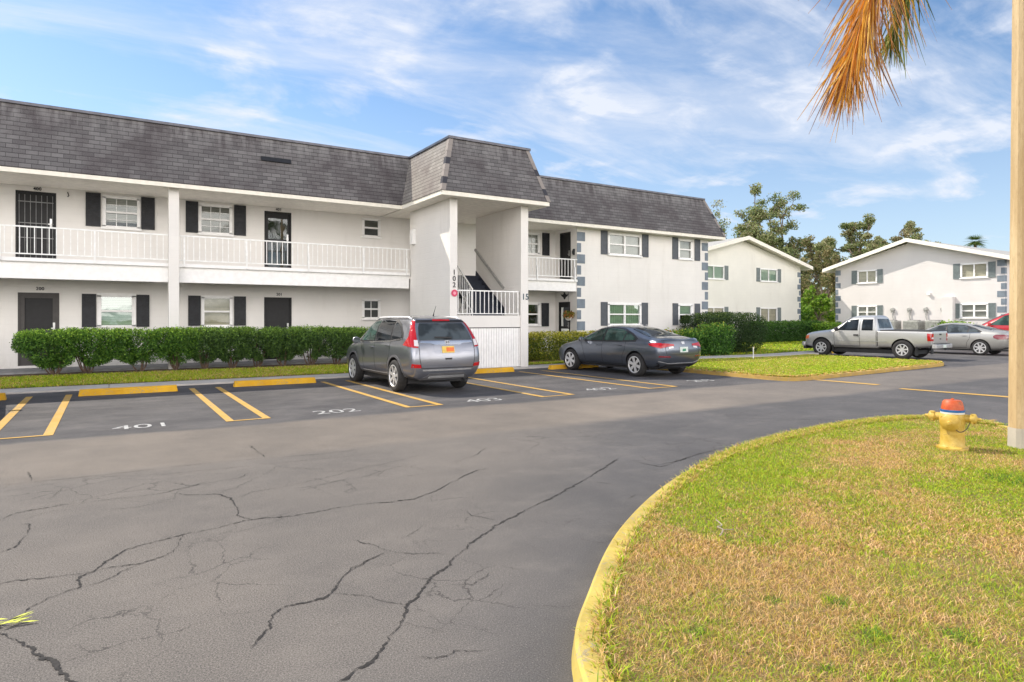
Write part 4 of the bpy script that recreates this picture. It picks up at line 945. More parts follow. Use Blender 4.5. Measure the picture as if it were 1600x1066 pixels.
def gable_building(name, label, corners, gable, wallmat, face, windows, extra=None, depth=14, eave_z=4.9, ridge_z=6.4, over=.55, ov_f=.6):
    """face 'y': gable wall at y=c, u=x, body goes +y.  face 'x': wall at x=c, u=y, body goes +x"""
    u0, u1, c = corners; W = Wall(face, c); um = (u0 + u1) / 2
    org = Vector(W.p(um, 0, .1)); B = empty(name, org); tag(B, label, 'apartment building', 'gabled apartment blocks beyond the lawn')
    m = MB(); holes = [w[:4] for w in windows]; W.holed(m, u0, u1, .05, eave_z + .05, holes)
    sl = (ridge_z - eave_z) / (um - u0 + over); zc = eave_z + over * sl
    m.quad([W.p(u0, 0, eave_z + .05), W.p(u1, 0, eave_z + .05), W.p(u1, 0, zc - .02), W.p(um, 0, ridge_z - .10), W.p(u0, 0, zc - .02)], 0)
    for u in (u0, u1): m.quad([W.p(u, 0, .05), W.p(u, -depth, .05), W.p(u, -depth, zc), W.p(u, 0, zc)])
    m.quad([W.p(u0, -depth, .05), W.p(u1, -depth, .05), W.p(u1, -depth, zc), W.p(um, -depth, ridge_z - .1), W.p(u0, -depth, zc)])
    m.build('wall', [wallmat, 'dark_interior'], B)
    m = MB()
    for s_ in (-1, 1):
        ue = um + s_ * (um - u0 + over); th = .05
        a = [W.p(ue, ov_f, eave_z), W.p(um, ov_f, ridge_z), W.p(um, -depth - .5, ridge_z), W.p(ue, -depth - .5, eave_z)]
        b = [(x, y, z + th) for x, y, z in a]; m.hexa(a, b)
    m.build('roof', 'grey_shingle_pale', B)
    m = MB()
    for s_ in (-1, 1):
        ue = um + s_ * (um - u0 + over)
        a = [W.p(ue, ov_f + .03, eave_z - .14), W.p(um, ov_f + .03, ridge_z - .14), W.p(um, ov_f, ridge_z - .14), W.p(ue, ov_f, eave_z - .14)]
        b = [(x, y, z + .23) for x, y, z in a]; m.hexa(a, b)
        a0, a1 = sorted((ue, ue + s_ * .03)); W.box(m, a0, a1, -depth - .5, ov_f + .03, eave_z - .14, eave_z + .06)
    m.build('fascia', 'cream_trim', B)
    m = MB()
    for s_ in (-1, 1):
        ue = um + s_ * (um - u0 + over)
        m.quad([W.p(ue, ov_f, eave_z - .02), W.p(um, ov_f, ridge_z - .02), W.p(um, -depth - .4, ridge_z - .02), W.p(ue, -depth - .4, eave_z - .02)])
    m.build('soffit', 'cream_trim', B)
    for u, s_ in ((u0, 1), (u1, -1)):
        m = MB()
        for k in range(11):
            z = .2 + k * .43; w = .36 if k % 2 == 0 else .18; a, b = sorted((u, u + s_ * w)); 
            if z + .34 < zc: W.box(m, a, b, .001, .015, z, z + .34)
            # wrap round the corner
            q0, q1 = sorted((u, u - s_ * .014)); W.box(m, q0, q1, -.22, .015, z, z + .34)
        m.build('quoins', 'quoin_blue', B)
    for w in windows:
        a, b, z0, z1, kw, sh = w
        add_window(W, B, a, b, z0, z1, **kw)
        if 'l' in sh: add_shutter(W, B, a - .42, a - .07, z0 - .06, z1 + .06, 'shutter_green')
        if 'r' in sh: add_shutter(W, B, b + .07, b + .42, z0 - .06, z1 + .06, 'shutter_green')
    if extra: extra(W, B)
    for o in B.children: o.location = -org
    return B
SL = dict(cols=1, rows=1, mid=False, slider=True, glass='window_glass_green', blind='blinds_white', casing=.05)
SW = dict(cols=1, rows=1, mid=False, slider=True, glass='window_glass', blind='shade_cream', casing=.05)
DH = dict(cols=1, rows=1, pair=True, glass='window_glass', blind='blinds_grey', casing=.07)
gable_building('gabled_building', 'pale yellow gabled two storey block right behind the main block with grey quoins', (28.8, 41.5, 28.0), 'y', 'stucco_yellow', 'y',
    [(31.6, 33.45, 4.12, 4.92, SL, 'lr'), (37.1, 38.85, 4.12, 4.92, SL, 'lr'), (31.6, 33.45, 1.4, 2.28, SW, 'lr'), (37.1, 38.85, 1.4, 2.28, SW, 'lr')], eave_z=5.15, ridge_z=6.85, over=.5)
def extra_r(W, B):
    m = MB(); W.box(m, 18.35, 18.95, .002, .35, .1, 2.85); m.build('wall_buttress', 'stucco_sunny', B, bevel=.01)
    m = MB(); m.box(41.85, 41.99, 19.7, 19.85, 3.0, 3.14); m.build('wall_vent', 'rail_paint', B)
gable_building('gabled_building', 'sunlit white gabled block behind the pickup and its row of air conditioners', (15.9, 25.7, 42.0), 'y', 'stucco_sunny', 'x',
    [(16.75, 18.05, 3.95, 4.72, SW, 'lr'), (22.95, 24.15, 3.93, 4.70, SW, 'lr'), (16.75, 18.05, 1.65, 2.40, DH, 'lr'), (22.95, 24.15, 1.63, 2.38, DH, 'lr')], extra_r, eave_z=4.88, ridge_z=6.42)

def ac_unit(loc, s, label):
    E = empty('air_conditioner', loc); tag(E, label, 'air conditioner', 'condenser units along the gable wall')
    m = MB(); m.box(-.38 * s, .38 * s, -.38 * s, .38 * s, .05, .85); m.build('casing', 'ac_grey', E, bevel=.03)
    m = MB()
    for k in range(11): z = .14 + k * .058; m.box(-.385 * s, .385 * s, -.385 * s, .385 * s, z, z + .012)
    m.build('louvres', 'ac_dark', E)
    m = MB(); m.lathe([(.30 * s, .851), (.30 * s, .87), (.27 * s, .88), (.05, .885), (0, .886)], n=20); m.build('fan_guard', 'ac_dark', E)
    m = MB(); m.box(-.5, .5, -.5, .5, 0, .05); m.build('pad', 'concrete', E)
for (y, s_, l) in ((21.4, 1.0, 'tall grey condenser directly behind the pickup cab'), (20.1, 1.15, 'wide grey condenser right of the tall one by the gable wall'), (18.95, 1.0, 'grey condenser nearest the wall buttress, half hidden by shrubs')):
    ac_unit((40.9, y, .62), s_, l)
m = MB(); m.box(40.2, 41.6, 18.2, 22.2, .05, .62); o = m.build('equipment_plinth', 'concrete'); tag(o, 'low concrete plinth carrying the condensers at the gable wall', 'plinth')
for k, y in enumerate((21.9, 20.9, 19.95, 19.0)):
    E = empty('electric_meter', (41.98, y, 1.0)); tag(E, ['leftmost', 'second from left', 'third from left', 'rightmost'][k] + ' of the four round meters on the sunlit gable wall', 'meter', 'electric meters on the gable wall')
    m = MB(); m.lathe([(.0, 0), (.13, 0), (.13, -.08), (.09, -.13), (0, -.135)], (0, 0, 1.15), 'x', 16); m.build('meter_dial', 'ac_grey', E)
    m = MB(); m.tube([(-.06, 0, 1.05), (-.06, -.02, .7), (-.06, -.12, .35), (-.06, -.12, 0)], .035, 8); m.build('conduit', 'ac_grey', E)
    m = MB(); m.box(-.07, -.0, -.1, .1, .95, 1.05); m.build('meter_base', 'ac_grey', E)

# ------------------------------------------------------------------ wheel stops
def wheel_stop(x0, x1, y, label, rz=0, loc=None):
    L = x1 - x0; m = MB(); prof = [(-.10, 0), (-.085, .10), (-.055, .13), (.055, .13), (.085, .10), (.10, 0)]
    for k in range(len(prof) - 1):
        (a, b), (c, d) = prof[k], prof[k + 1]; m.quad([(-L / 2 + .02 * (b > .05), a, b), (L / 2 - .02 * (b > .05), a, b), (L / 2 - .02 * (d > .05), c, d), (-L / 2 + .02 * (d > .05), c, d)])
    for s_ in (-1, 1):
        q = [(s_ * (L / 2 - .02 * (b > .05)), a, b) for a, b in prof]; m.quad(q if s_ > 0 else q[::-1])
    m.quad([(-L / 2, -.1, 0), (L / 2, -.1, 0), (L / 2, .1, 0), (-L / 2, .1, 0)])
    o = m.build('wheel_stop', 'stop_yellow', None, bevel=.008); o.location = loc or ((x0 + x1) / 2, y, .003); o.rotation_euler = (0, 0, rz)
    tag(o, label, 'wheel stop', 'yellow wheel stops at the head of the bays')
wheel_stop(-3.6, -1.70, 15.9, 'yellow wheel stop cut by the left edge of the picture')
wheel_stop(-.53, 1.27, 15.85, 'yellow wheel stop left of the narrow double lines, below the green glazed window')
wheel_stop(2.45, 4.32, 16.12, 'yellow wheel stop nearest the left side of the grey SUV')
wheel_stop(8.32, 10.22, 16.35, 'yellow wheel stop in front of the stair tower panel')
wheel_stop(11.62, 13.5, 16.42, 'yellow wheel stop under the nose of the dark sedan')
wheel_stop(0, 1.9, 0, 'yellow wheel stop under the silver pickup', R(0), (27.6, 17.35, .003))

# ------------------------------------------------------------------ plants
def hedge_shrub(name, loc, sx, sy, z0, z1, n, size, pal, label, cat='shrub', group=None, stems=True, taper=.55, flat=True, gap=.0, seed=0, rough=.06, inner=None):
    """clipped shrub: leaves through a rounded box shell whose sides draw in towards the stems"""
    E = empty(name, loc); tag(E, label, cat, group)
    u = nr.uniform(-1, 1, (n * 3, 3)); r = nr.uniform(0, 1, n * 3) ** .28
    # superellipsoid shell
    d = u / (np.abs(u) ** 5).sum(1)[:, None] ** .2
    P = d * r[:, None]; zz = (P[:, 2] + 1) / 2
    nar = 1 - taper * np.clip(1 - zz / .54, 0, 1) ** 1.15
    P[:, 0] *= sx * nar; P[:, 1] *= sy * nar; P[:, 2] = z0 + (z1 - z0) * zz
    off = seed * 3.7
    f = fbm(P, 4.5, off); keep = (f + nr.uniform(-.35, .35, len(P)) > gap - .45 + np.clip(.55 - zz, 0, 1) * gap * 1.2)
    P = P[keep][:n]; zz = zz[keep][:n]; f = f[keep][:n]
    P += nr.normal(0, rough * .35, P.shape) + (fbm(P, 7, off + 2) * rough)[:, None] * np.array([.6, .6, .5])
    pal = np.array(pal); k = nr.uniform(0, 1, len(P)); tip = np.clip((zz - .66) / .34, 0, 1)  # top leaves turn paler, light from above put into their colour
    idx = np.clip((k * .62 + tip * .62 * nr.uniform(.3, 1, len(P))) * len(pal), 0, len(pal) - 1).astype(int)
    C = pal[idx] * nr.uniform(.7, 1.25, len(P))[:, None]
    V, F, C = leaf_quads(P, size, C, .5); fast_mesh('foliage', V, F, 'leaves', C, E)
    if stems:
        m = MB()
        for k in range(7):
            a = rng.uniform(0, 6.28); q = rng.uniform(.25, .75)
            p1 = (sx * q * math.cos(a) * .5, sy * q * math.sin(a) * .5, z0 + (z1 - z0) * .35); p2 = (sx * q * math.cos(a), sy * q * math.sin(a), z0 + (z1 - z0) * .75)
            m.tube([(rng.uniform(-.05, .05), rng.uniform(-.04, .04), -.08), (p1[0] * .6, p1[1] * .6, z0 * .6 + .03), p1, p2], [.022, .018, .013, .006], 6)
        m.build('stem', 'stem_brown', E)
    return E
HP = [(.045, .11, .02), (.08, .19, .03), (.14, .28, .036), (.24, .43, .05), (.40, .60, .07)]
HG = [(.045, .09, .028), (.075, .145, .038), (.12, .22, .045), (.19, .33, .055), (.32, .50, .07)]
hx = [(-1.18, .56), (-.42, .66), (.68, .66), (1.55, .45), (2.25, .50), (2.95, .50), (3.62, .50), (4.35, .55), (5.15, .55), (5.95, .55), (6.8, .60), (7.65, .60)]
hl = ['left end shrub of the clipped hedge, in front of the charcoal screen door', 'hedge shrub left of the green glazed window, second from the hedge end', 'wide hedge shrub below the green glazed window', 'hedge shrub right before the white column', 'thin hedge shrub just right of the white column',
      'hedge shrub below the ground floor window with a cream shade', 'hedge shrub at the right shutter of the cream shaded window', 'hedge shrub left of the plain black ground floor door', 'hedge shrub in front of the plain black ground floor door',
      'hedge shrub right of the plain black door, with bare stems below', 'hedge shrub just left of the grey SUV', 'last hedge shrub, behind the nose of the grey SUV']
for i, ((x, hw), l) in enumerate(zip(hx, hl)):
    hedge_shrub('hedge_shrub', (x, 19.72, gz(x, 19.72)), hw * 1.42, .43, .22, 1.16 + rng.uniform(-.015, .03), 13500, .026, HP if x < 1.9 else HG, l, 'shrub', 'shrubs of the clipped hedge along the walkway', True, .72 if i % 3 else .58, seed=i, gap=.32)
YP = [(.06, .10, .014), (.15, .20, .02), (.32, .33, .035), (.52, .48, .055), (.70, .62, .12)]
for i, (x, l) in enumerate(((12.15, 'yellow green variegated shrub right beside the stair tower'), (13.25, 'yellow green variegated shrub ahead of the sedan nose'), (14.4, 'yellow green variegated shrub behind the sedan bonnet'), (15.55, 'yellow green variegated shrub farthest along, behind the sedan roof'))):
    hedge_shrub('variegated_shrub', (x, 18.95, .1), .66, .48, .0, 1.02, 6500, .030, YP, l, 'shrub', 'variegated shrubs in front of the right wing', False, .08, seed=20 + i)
CP = [(.035, .09, .018), (.06, .16, .025), (.10, .24, .035), (.19, .36, .05), (.38, .44, .06)]
for i, (x, y, w, h, l) in enumerate(((17.4, 18.7, .8, 1.05, 'leafy green shrub right behind the sedan boot'), (18.7, 18.5, .8, 1.02, 'leafy green shrub with a few orange leaves under the right end window'), (19.9, 18.2, .75, 1.08, 'leafy green shrub at the foot of the quoined corner'), (20.9, 17.9, .75, 1.28, 'taller bright green shrub beside the round clipped bush'))):
    hedge_shrub('leafy_shrub', (x, y, .09), w, .55, .0, h, 5000, .042, CP + ([(.5, .2, .03)] if i == 1 else []), l, 'shrub', 'leafy shrubs under the right wing windows', False, .15, seed=30 + i, rough=.12)
TP = [(.022, .045, .012), (.032, .065, .018), (.05, .09, .024), (.075, .13, .03), (.15, .22, .04)]
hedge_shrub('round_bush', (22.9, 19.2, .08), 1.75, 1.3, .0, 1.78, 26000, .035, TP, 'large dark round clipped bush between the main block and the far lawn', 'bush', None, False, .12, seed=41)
hedge_shrub('round_bush', (23.9, 21.6, .08), 1.5, 1.2, .0, 1.75, 12000, .035, CP, 'lighter clipped bush behind the large dark round one', 'bush', None, False, .12, seed=43)
FP = [(.035, .09, .018), (.05, .13, .022), (.08, .18, .03), (.15, .28, .04)]
fl = ['left end', 'second', 'third', 'fourth', 'fifth', 'right end']
for i in range(5):
    t = i / 4; x = 33.3 + t * 6.6; y = 25.6 + t * .4
    hedge_shrub('far_hedge_shrub', (x, y, .08), .95, .6, .0, 1.36, 4500, .05, FP, 'far hedge shrub before the pale yellow block, ' + ['leftmost, beside the round bush', 'second from the left', 'in the middle', 'second from the right', 'rightmost, at the gap between the gabled blocks'][i], 'shrub', 'clipped hedge before the pale yellow block', False, .05, seed=50 + i)
BP = [(.05, .12, .012), (.10, .22, .02), (.20, .36, .03), (.32, .45, .05)]
hedge_shrub('leafy_shrub', (45.5, 31.5, .05), 1.5, 1.2, .0, 2.6, 5000, .10, BP, 'bright yellow green shrub in the gap between the two gabled blocks', 'shrub', None, True, .3, seed=60, rough=.3)
hedge_shrub('leafy_shrub', (40.2, 25.0, .05), 1.5, .6, .0, 1.25, 4000, .07, BP, 'low yellow green shrub in front of the sunlit gabled block corner', 'shrub', None, False, .2, seed=61, rough=.15)
hedge_shrub('leafy_shrub', (39.7, 17.4, .05), 1.3, .6, .0, 1.35, 3500, .07, BP, 'green shrub before the wall buttress of the sunlit block', 'shrub', None, False, .2, seed=62, rough=.15)

def tree(loc, h, spread, label, pal, nl=26000, size=.13, seed=1, kind='oak_tree', clear=.3, droop=.0, dens=1.0, lean=(0, 0), levels=4):
    r = random.Random(seed); E = empty(kind, loc); tag(E, label, 'tree', 'trees standing behind the gabled blocks')
    tips = []; m = MB(); mids = []
    def grow(p, d, L, rad, lev):
        pts = [p]; q = p; dd = d.copy(); n = 4
        for k in range(n):
            dd = (dd + Vector((r.gauss(0, .16), r.gauss(0, .16), r.gauss(0, .10) + (.05 if lev < 2 else -.03)))).normalized(); q = q + dd * L / n; pts.append(q)
        m.tube(pts, [rad * (1 - .42 * k / n) for k in range(n + 1)], 7 if lev < 2 else 5, cap=False)
        if lev >= levels: tips.append(q); tips.append(pts[-2]); return
        if lev >= 2: mids.append(pts[2])
        nb = r.choice((2, 3)) if lev else 5
        for k in range(nb):
            a = r.uniform(0, 6.28) + k * 6.28 / nb; sp = r.uniform(.45, .95) if lev else r.uniform(.55, 1.0)
            side = dd.orthogonal().normalized(); side.rotate(Matrix.Rotation(a, 3, dd)); nd = (dd * math.cos(sp) + side * math.sin(sp))
            nd.z = nd.z * .75 + .06; nd.normalize(); grow(q if k else pts[-1], nd, L * r.uniform(.62, .88), rad * .55, lev + 1)
    tr = h * .042
    grow(Vector((0, 0, 0)), Vector((lean[0], lean[1], 1)).normalized(), h * clear, tr, 0)
    T = np.array([list(t) for t in tips + mids]); fz = h / (T[:, 2].max() + h * .03); fx = spread / np.percentile(np.abs(T[:, :2]), 97)
    m.v = [(x * fx, y * fx, z * fz) for x, y, z in m.v]; T = T * np.array([fx, fx, fz])
    m.build('trunk', 'bark', E, smooth=True)
    n = int(nl * dens * .95); c = T[nr.integers(0, len(T), n)]; rad = h * .031
    d = nr.normal(size=(n, 3)); d *= (nr.uniform(0, 1, n) ** .45 / np.linalg.norm(d, axis=1))[:, None]
    P = c + d * rad * np.array([1.5, 1.5, .85]) * (1 + .4 * fbm(c, 1.7, seed))[:, None]
    P[:, 2] -= droop * nr.exponential(.25, n)
    keep = fbm(P, 1.6 / max(h / 10, .5), seed * 1.3) > -.75; P = P[keep]; n = len(P)
    pal = np.array(pal); f = fbm(P, .55, seed + 4.); idx = np.clip(((f + 1) / 2 * .6 + nr.uniform(0, .5, n)) * len(pal), 0, len(pal) - 1).astype(int)
    C = pal[idx] * nr.uniform(.7, 1.25, n)[:, None]
    V, F, C = leaf_quads(P, size * .85, C, .5); fast_mesh('crown', V, F, 'leaves', C, E)
    return E
OP = [(.09, .13, .045), (.14, .19, .065), (.20, .25, .09), (.29, .31, .13), (.36, .34, .19), (.24, .20, .10)]
OR = [(.22, .16, .07), (.27, .23, .09), (.18, .20, .07), (.34, .28, .14), (.13, .16, .06)]
def wp(px, Z, z=0.):
    X = (px - 800) / 1010 * Z; s, c = math.sin(R(HEAD)), math.cos(R(HEAD)); return (X * c + Z * s, -X * s + Z * c, z)
tree(wp(1222, 70), 16.2, 5.0, 'tall open oak with bare grey limbs rising between the two gabled blocks', OP, 15000, .15, 5, clear=.36)
tree(wp(1332, 74), 13.6, 5.6, 'broad oak just left of the sunlit gable peak', OP, 26000, .15, 8)
tree(wp(1275, 78), 11.8, 5.0, 'lower oak behind the two front oaks, its crown filling the gap between them', OR, 15000, .16, 12)
tree(wp(1405, 72), 12.4, 5.0, 'oak whose crown tops the left slope of the sunlit gabled block', OP + OR[:1], 20000, .15, 21)
tree(wp(1375, 84), 14.2, 6.5, 'far oak bridging the gap between the two oaks left of the sunlit gable', OP, 26000, .17, 57, levels=4)
tree(wp(1120, 68), 14.2, 2.3, 'thin oak showing past the right end of the main mansard roof', OP, 5000, .14, 33)
tree(wp(1282, 62), 8.8, 3.4, 'rusty brown tree low in the gap between the gabled blocks', OR, 18000, .13, 41, droop=1.2)
tree(wp(1245, 66), 10.2, 3.6, 'brown green tree behind the right roof slope of the pale yellow block', OR + OP[:3], 15000, .14, 44, droop=.8)
tree(wp(1276, 56), 4.6, 1.4, 'small yellow green tree just right of the pale yellow block corner', BP + BP[1:], 9000, .10, 43, droop=.3)
def small_palm(loc, h):
    E = empty('palm_tree', loc); tag(E, 'small palm head showing over the right slope of the sunlit gable roof', 'palm tree')
    m = MB(); m.tube([(0, 0, 0), (0.1, 0, h * .5), (0, 0, h)], [.22, .18, .16], 8); m.build('trunk', 'bark', E)
    V = []; F = []; C = []
    for k in range(46):
        a = rng.uniform(0, 6.28); e = rng.uniform(-.5, 1.2); L = rng.uniform(.9, 1.4)
        d = Vector((math.cos(a) * math.cos(e), math.sin(a) * math.cos(e), math.sin(e)))
        s = d.cross(Vector((0, 0, 1))).normalized()
        for j in range(9):
            t = (j - 4) * .16; dd = (d + s * t * 1.4).normalized(); p = Vector((0, 0, h)) + d * .3; q = p + dd * L * .8 - Vector((0, 0, .25 * L * L)); w = s * .035
            i = len(V); V += [list(p - w), list(p + w), list(q + w * .3), list(q - w * .3)]; F.append([i, i + 1, i + 2, i + 3]); c = [(.05, .10, .02), (.09, .15, .03), (.16, .2, .05)][rng.randrange(3)]; C += [c] * 4
    fast_mesh('frond', np.array(V), np.array(F), 'leaves', np.array(C), E)
small_palm((86, 35.5, 0), 10.6)
# distant tree line for the horizon gaps
n = 60000; a = nr.uniform(0, 1, n); ang = nr.uniform(-1.9, 1.9, n) + R(90 - HEAD); rr = nr.uniform(150, 175, n)
P = np.column_stack([rr * np.cos(ang), rr * np.sin(ang), nr.uniform(0, 1, n) ** 1.2 * (6.5 + 2.2 * np.sin(ang * 23) + 1.5 * np.sin(ang * 61))])
V, F, C = leaf_quads(P, .9, np.array(OP)[nr.integers(0, 5, n)], .7); o = fast_mesh('distant_trees', V, F, 'leaves', C); tag(o, 'far off line of trees along the horizon', 'trees', kind='stuff')

# ------------------------------------------------------------------ vehicles (local axes: +Y forward, X right, Z up)
def cage_body(rows, name, mat, arches, parent, r_arch, seg=3):
    """rows: list of 9 (y, x, z) points each, from tail to nose, tail and nose rows collapse to x=0"""
    bm = bmesh.new(); n = len(rows[0]); grid = []
    for row in rows:
        Rr = [bm.verts.new((x, y, z)) for (y, x, z) in row]
        Lr = [v if abs(row[i][1]) < 1e-6 else bm.verts.new((-row[i][1], row[i][0], row[i][2])) for i, v in enumerate(Rr)]
        grid.append((Rr, Lr))
    for a, b in zip(grid, grid[1:]):
        for s in (0, 1):
            for i in range(n - 1):
                q = [a[s][i], a[s][i + 1], b[s][i + 1], b[s][i]]; q2 = []
                for v in q:
                    if v not in q2: q2.append(v)
                if len(q2) < 3: continue
                if s: q2 = q2[::-1]
                try: bm.faces.new(q2)
                except ValueError: pass
    bmesh.ops.remove_doubles(bm, verts=bm.verts[:], dist=1e-4)
    bmesh.ops.recalc_face_normals(bm, faces=bm.faces[:])
    me = bpy.data.meshes.new(name); bm.to_mesh(me); bm.free(); me.materials.append(MATS[mat]); me.materials.append(MATS['black_plastic'])
    o = bpy.data.objects.new(name, me); COL.objects.link(o)
    ss = o.modifiers.new('s', 'SUBSURF'); ss.levels = ss.render_levels = seg
    dg = bpy.context.evaluated_depsgraph_get(); dg.update(); m1 = bpy.data.meshes.new_from_object(o.evaluated_get(dg))
    bvh = BVHTree.FromPolygons([v.co.copy() for v in m1.vertices], [tuple(p.vertices) for p in m1.polygons])
    cut = []
    for (y, z) in arches:
        for s in (-1, 1):
            m = MB(); m.lathe([(r_arch, -.20), (r_arch, .6)], (0, 0, 0), 'x', 40); c = m.build('cutter', 'black_plastic'); c.location = (s * .78 if s > 0 else s * .78, y, z)
            if s < 0: c.scale = (-1, 1, 1)
            cut.append(c)
    o.modifiers.clear(); o.data = m1; bpy.context.view_layer.update()
    for c in cut:
        cm = bmesh.new(); cm.from_mesh(c.data); bmesh.ops.transform(cm, matrix=c.matrix_world, verts=cm.verts[:]); bmesh.ops.recalc_face_normals(cm, faces=cm.faces[:]); cm.to_mesh(c.data); cm.free(); c.matrix_world = Matrix()
        b = o.modifiers.new('b', 'BOOLEAN'); b.operation = 'DIFFERENCE'; b.object = c; b.solver = 'EXACT'
        try: b.material_mode = 'TRANSFER'
        except Exception: pass
    dg = bpy.context.evaluated_depsgraph_get(); dg.update(); m2 = bpy.data.meshes.new_from_object(o.evaluated_get(dg))
    o.modifiers.clear(); o.data = m2; m2.name = name
    for c in cut: bpy.data.objects.remove(c)
    m2.polygons.foreach_set('use_smooth', [True] * len(m2.polygons))
    try: m2.set_sharp_from_angle(angle=R(42))
    except Exception: pass
    o.parent = parent
    return o, bvh
def poly_grid(poly, step=.05):
    bm = bmesh.new(); vs = [bm.verts.new((a, b, 0)) for a, b in poly]; bm.faces.new(vs)
    lo = (min(a for a, b in poly), min(b for a, b in poly)); hi = (max(a for a, b in poly), max(b for a, b in poly))
    for ax in (0, 1):
        k = lo[ax] + step
        while k < hi[ax]:
            co = [0, 0, 0]; co[ax] = k; no = [0, 0, 0]; no[ax] = 1
            bmesh.ops.bisect_plane(bm, geom=bm.verts[:] + bm.edges[:] + bm.faces[:], plane_co=co, plane_no=no); k += step
    bmesh.ops.triangulate(bm, faces=bm.faces[:])
    return bm
class Drape:
    def __init__(s, bvh, parent): s.b = bvh; s.p = parent
    def hit(s, side, a, b):
        """side L/R: a=y b=z, cast along x; B/F: a=x b=z cast along y; T: a=x, b=y cast down"""
        o, d = {'L': ((-3, a, b), (1, 0, 0)), 'R': ((3, a, b), (-1, 0, 0)), 'B': ((a, -6, b), (0, 1, 0)), 'F': ((a, 6, b), (0, -1, 0)), 'T': ((a, b, 4), (0, 0, -1))}[side]
        h = s.b.ray_cast(Vector(o), Vector(d))
        return (h[0], h[1] if h[1].dot(Vector(d)) < 0 else -h[1]) if h[0] is not None else None
    def patch(s, name, side, poly, mat, off=.006, thick=.012, step=.06, parent=None, smooth=True):
        bm = poly_grid(poly, step); bad = []; top = []
        base = {}
        for v in bm.verts:
            r = s.hit(side, v.co.x, v.co.y)
            if r is None or (side in 'LR' and abs(r[1].x) < .30) or (side == 'B' and abs(r[1].y) < .12): bad.append(v); continue
            base[v] = (r[0] + r[1] * off, r[1])
        if bad: bmesh.ops.delete(bm, geom=bad, context='VERTS')
        for v in bm.verts: v.co = base[v][0]
        nrm = {v: base[v][1] for v in bm.verts}
        be = [e for e in bm.edges if len(e.link_faces) == 1]
        mp = {}
        for e in be:
            for v in e.verts:
                if v not in mp: mp[v] = bm.verts.new(v.co - nrm[v] * thick)
        for e in be:
            a, b = e.verts
            try: bm.faces.new([a, b, mp[b], mp[a]])
            except ValueError: pass
        bmesh.ops.recalc_face_normals(bm, faces=bm.faces[:])
        me = bpy.data.meshes.new(name); bm.to_mesh(me); bm.free(); me.materials.append(MATS[mat])
        me.polygons.foreach_set('use_smooth', [smooth] * len(me.polygons))
        try: me.set_sharp_from_angle(angle=R(40))
        except Exception: pass
        o = bpy.data.objects.new(name, me); COL.objects.link(o); o.parent = parent or s.p; return o
    def line(s, name, side, pts, w, mat, off=.004, parent=None, closed=False, h=0, merge=None):
        """thin strip following the surface"""
        m = merge or MB(); P = [Vector((a, b, 0)) for a, b in pts]
        if closed: P.append(P[0])
        Q = []
        for a, b in zip(P, P[1:]):
            n = max(1, int((b - a).length / .05))
            for i in range(n): Q.append(a.lerp(b, i / n))
        Q.append(P[-1]); rows = []
        for i, q in enumerate(Q):
            d = (Q[min(i + 1, len(Q) - 1)] - Q[max(i - 1, 0)]).normalized(); nn = Vector((-d.y, d.x, 0)) * w / 2
            r1, r2 = s.hit(side, (q + nn).x, (q + nn).y), s.hit(side, (q - nn).x, (q - nn).y)
            rows.append(None if r1 is None or r2 is None else (r1[0] + r1[1] * (off + h), r2[0] + r2[1] * (off + h), r1[0] - r1[1] * .01, r2[0] - r2[1] * .01))
        for a, b in zip(rows, rows[1:]):
            if a is None or b is None: continue
            m.quad([a[0], b[0], b[1], a[1]])
            if h or True: m.quad([a[0], b[0], b[2], a[2]]); m.quad([a[1], b[1], b[3], a[3]])
        if merge is None and m.f: return m.build(name, mat, parent or s.p)
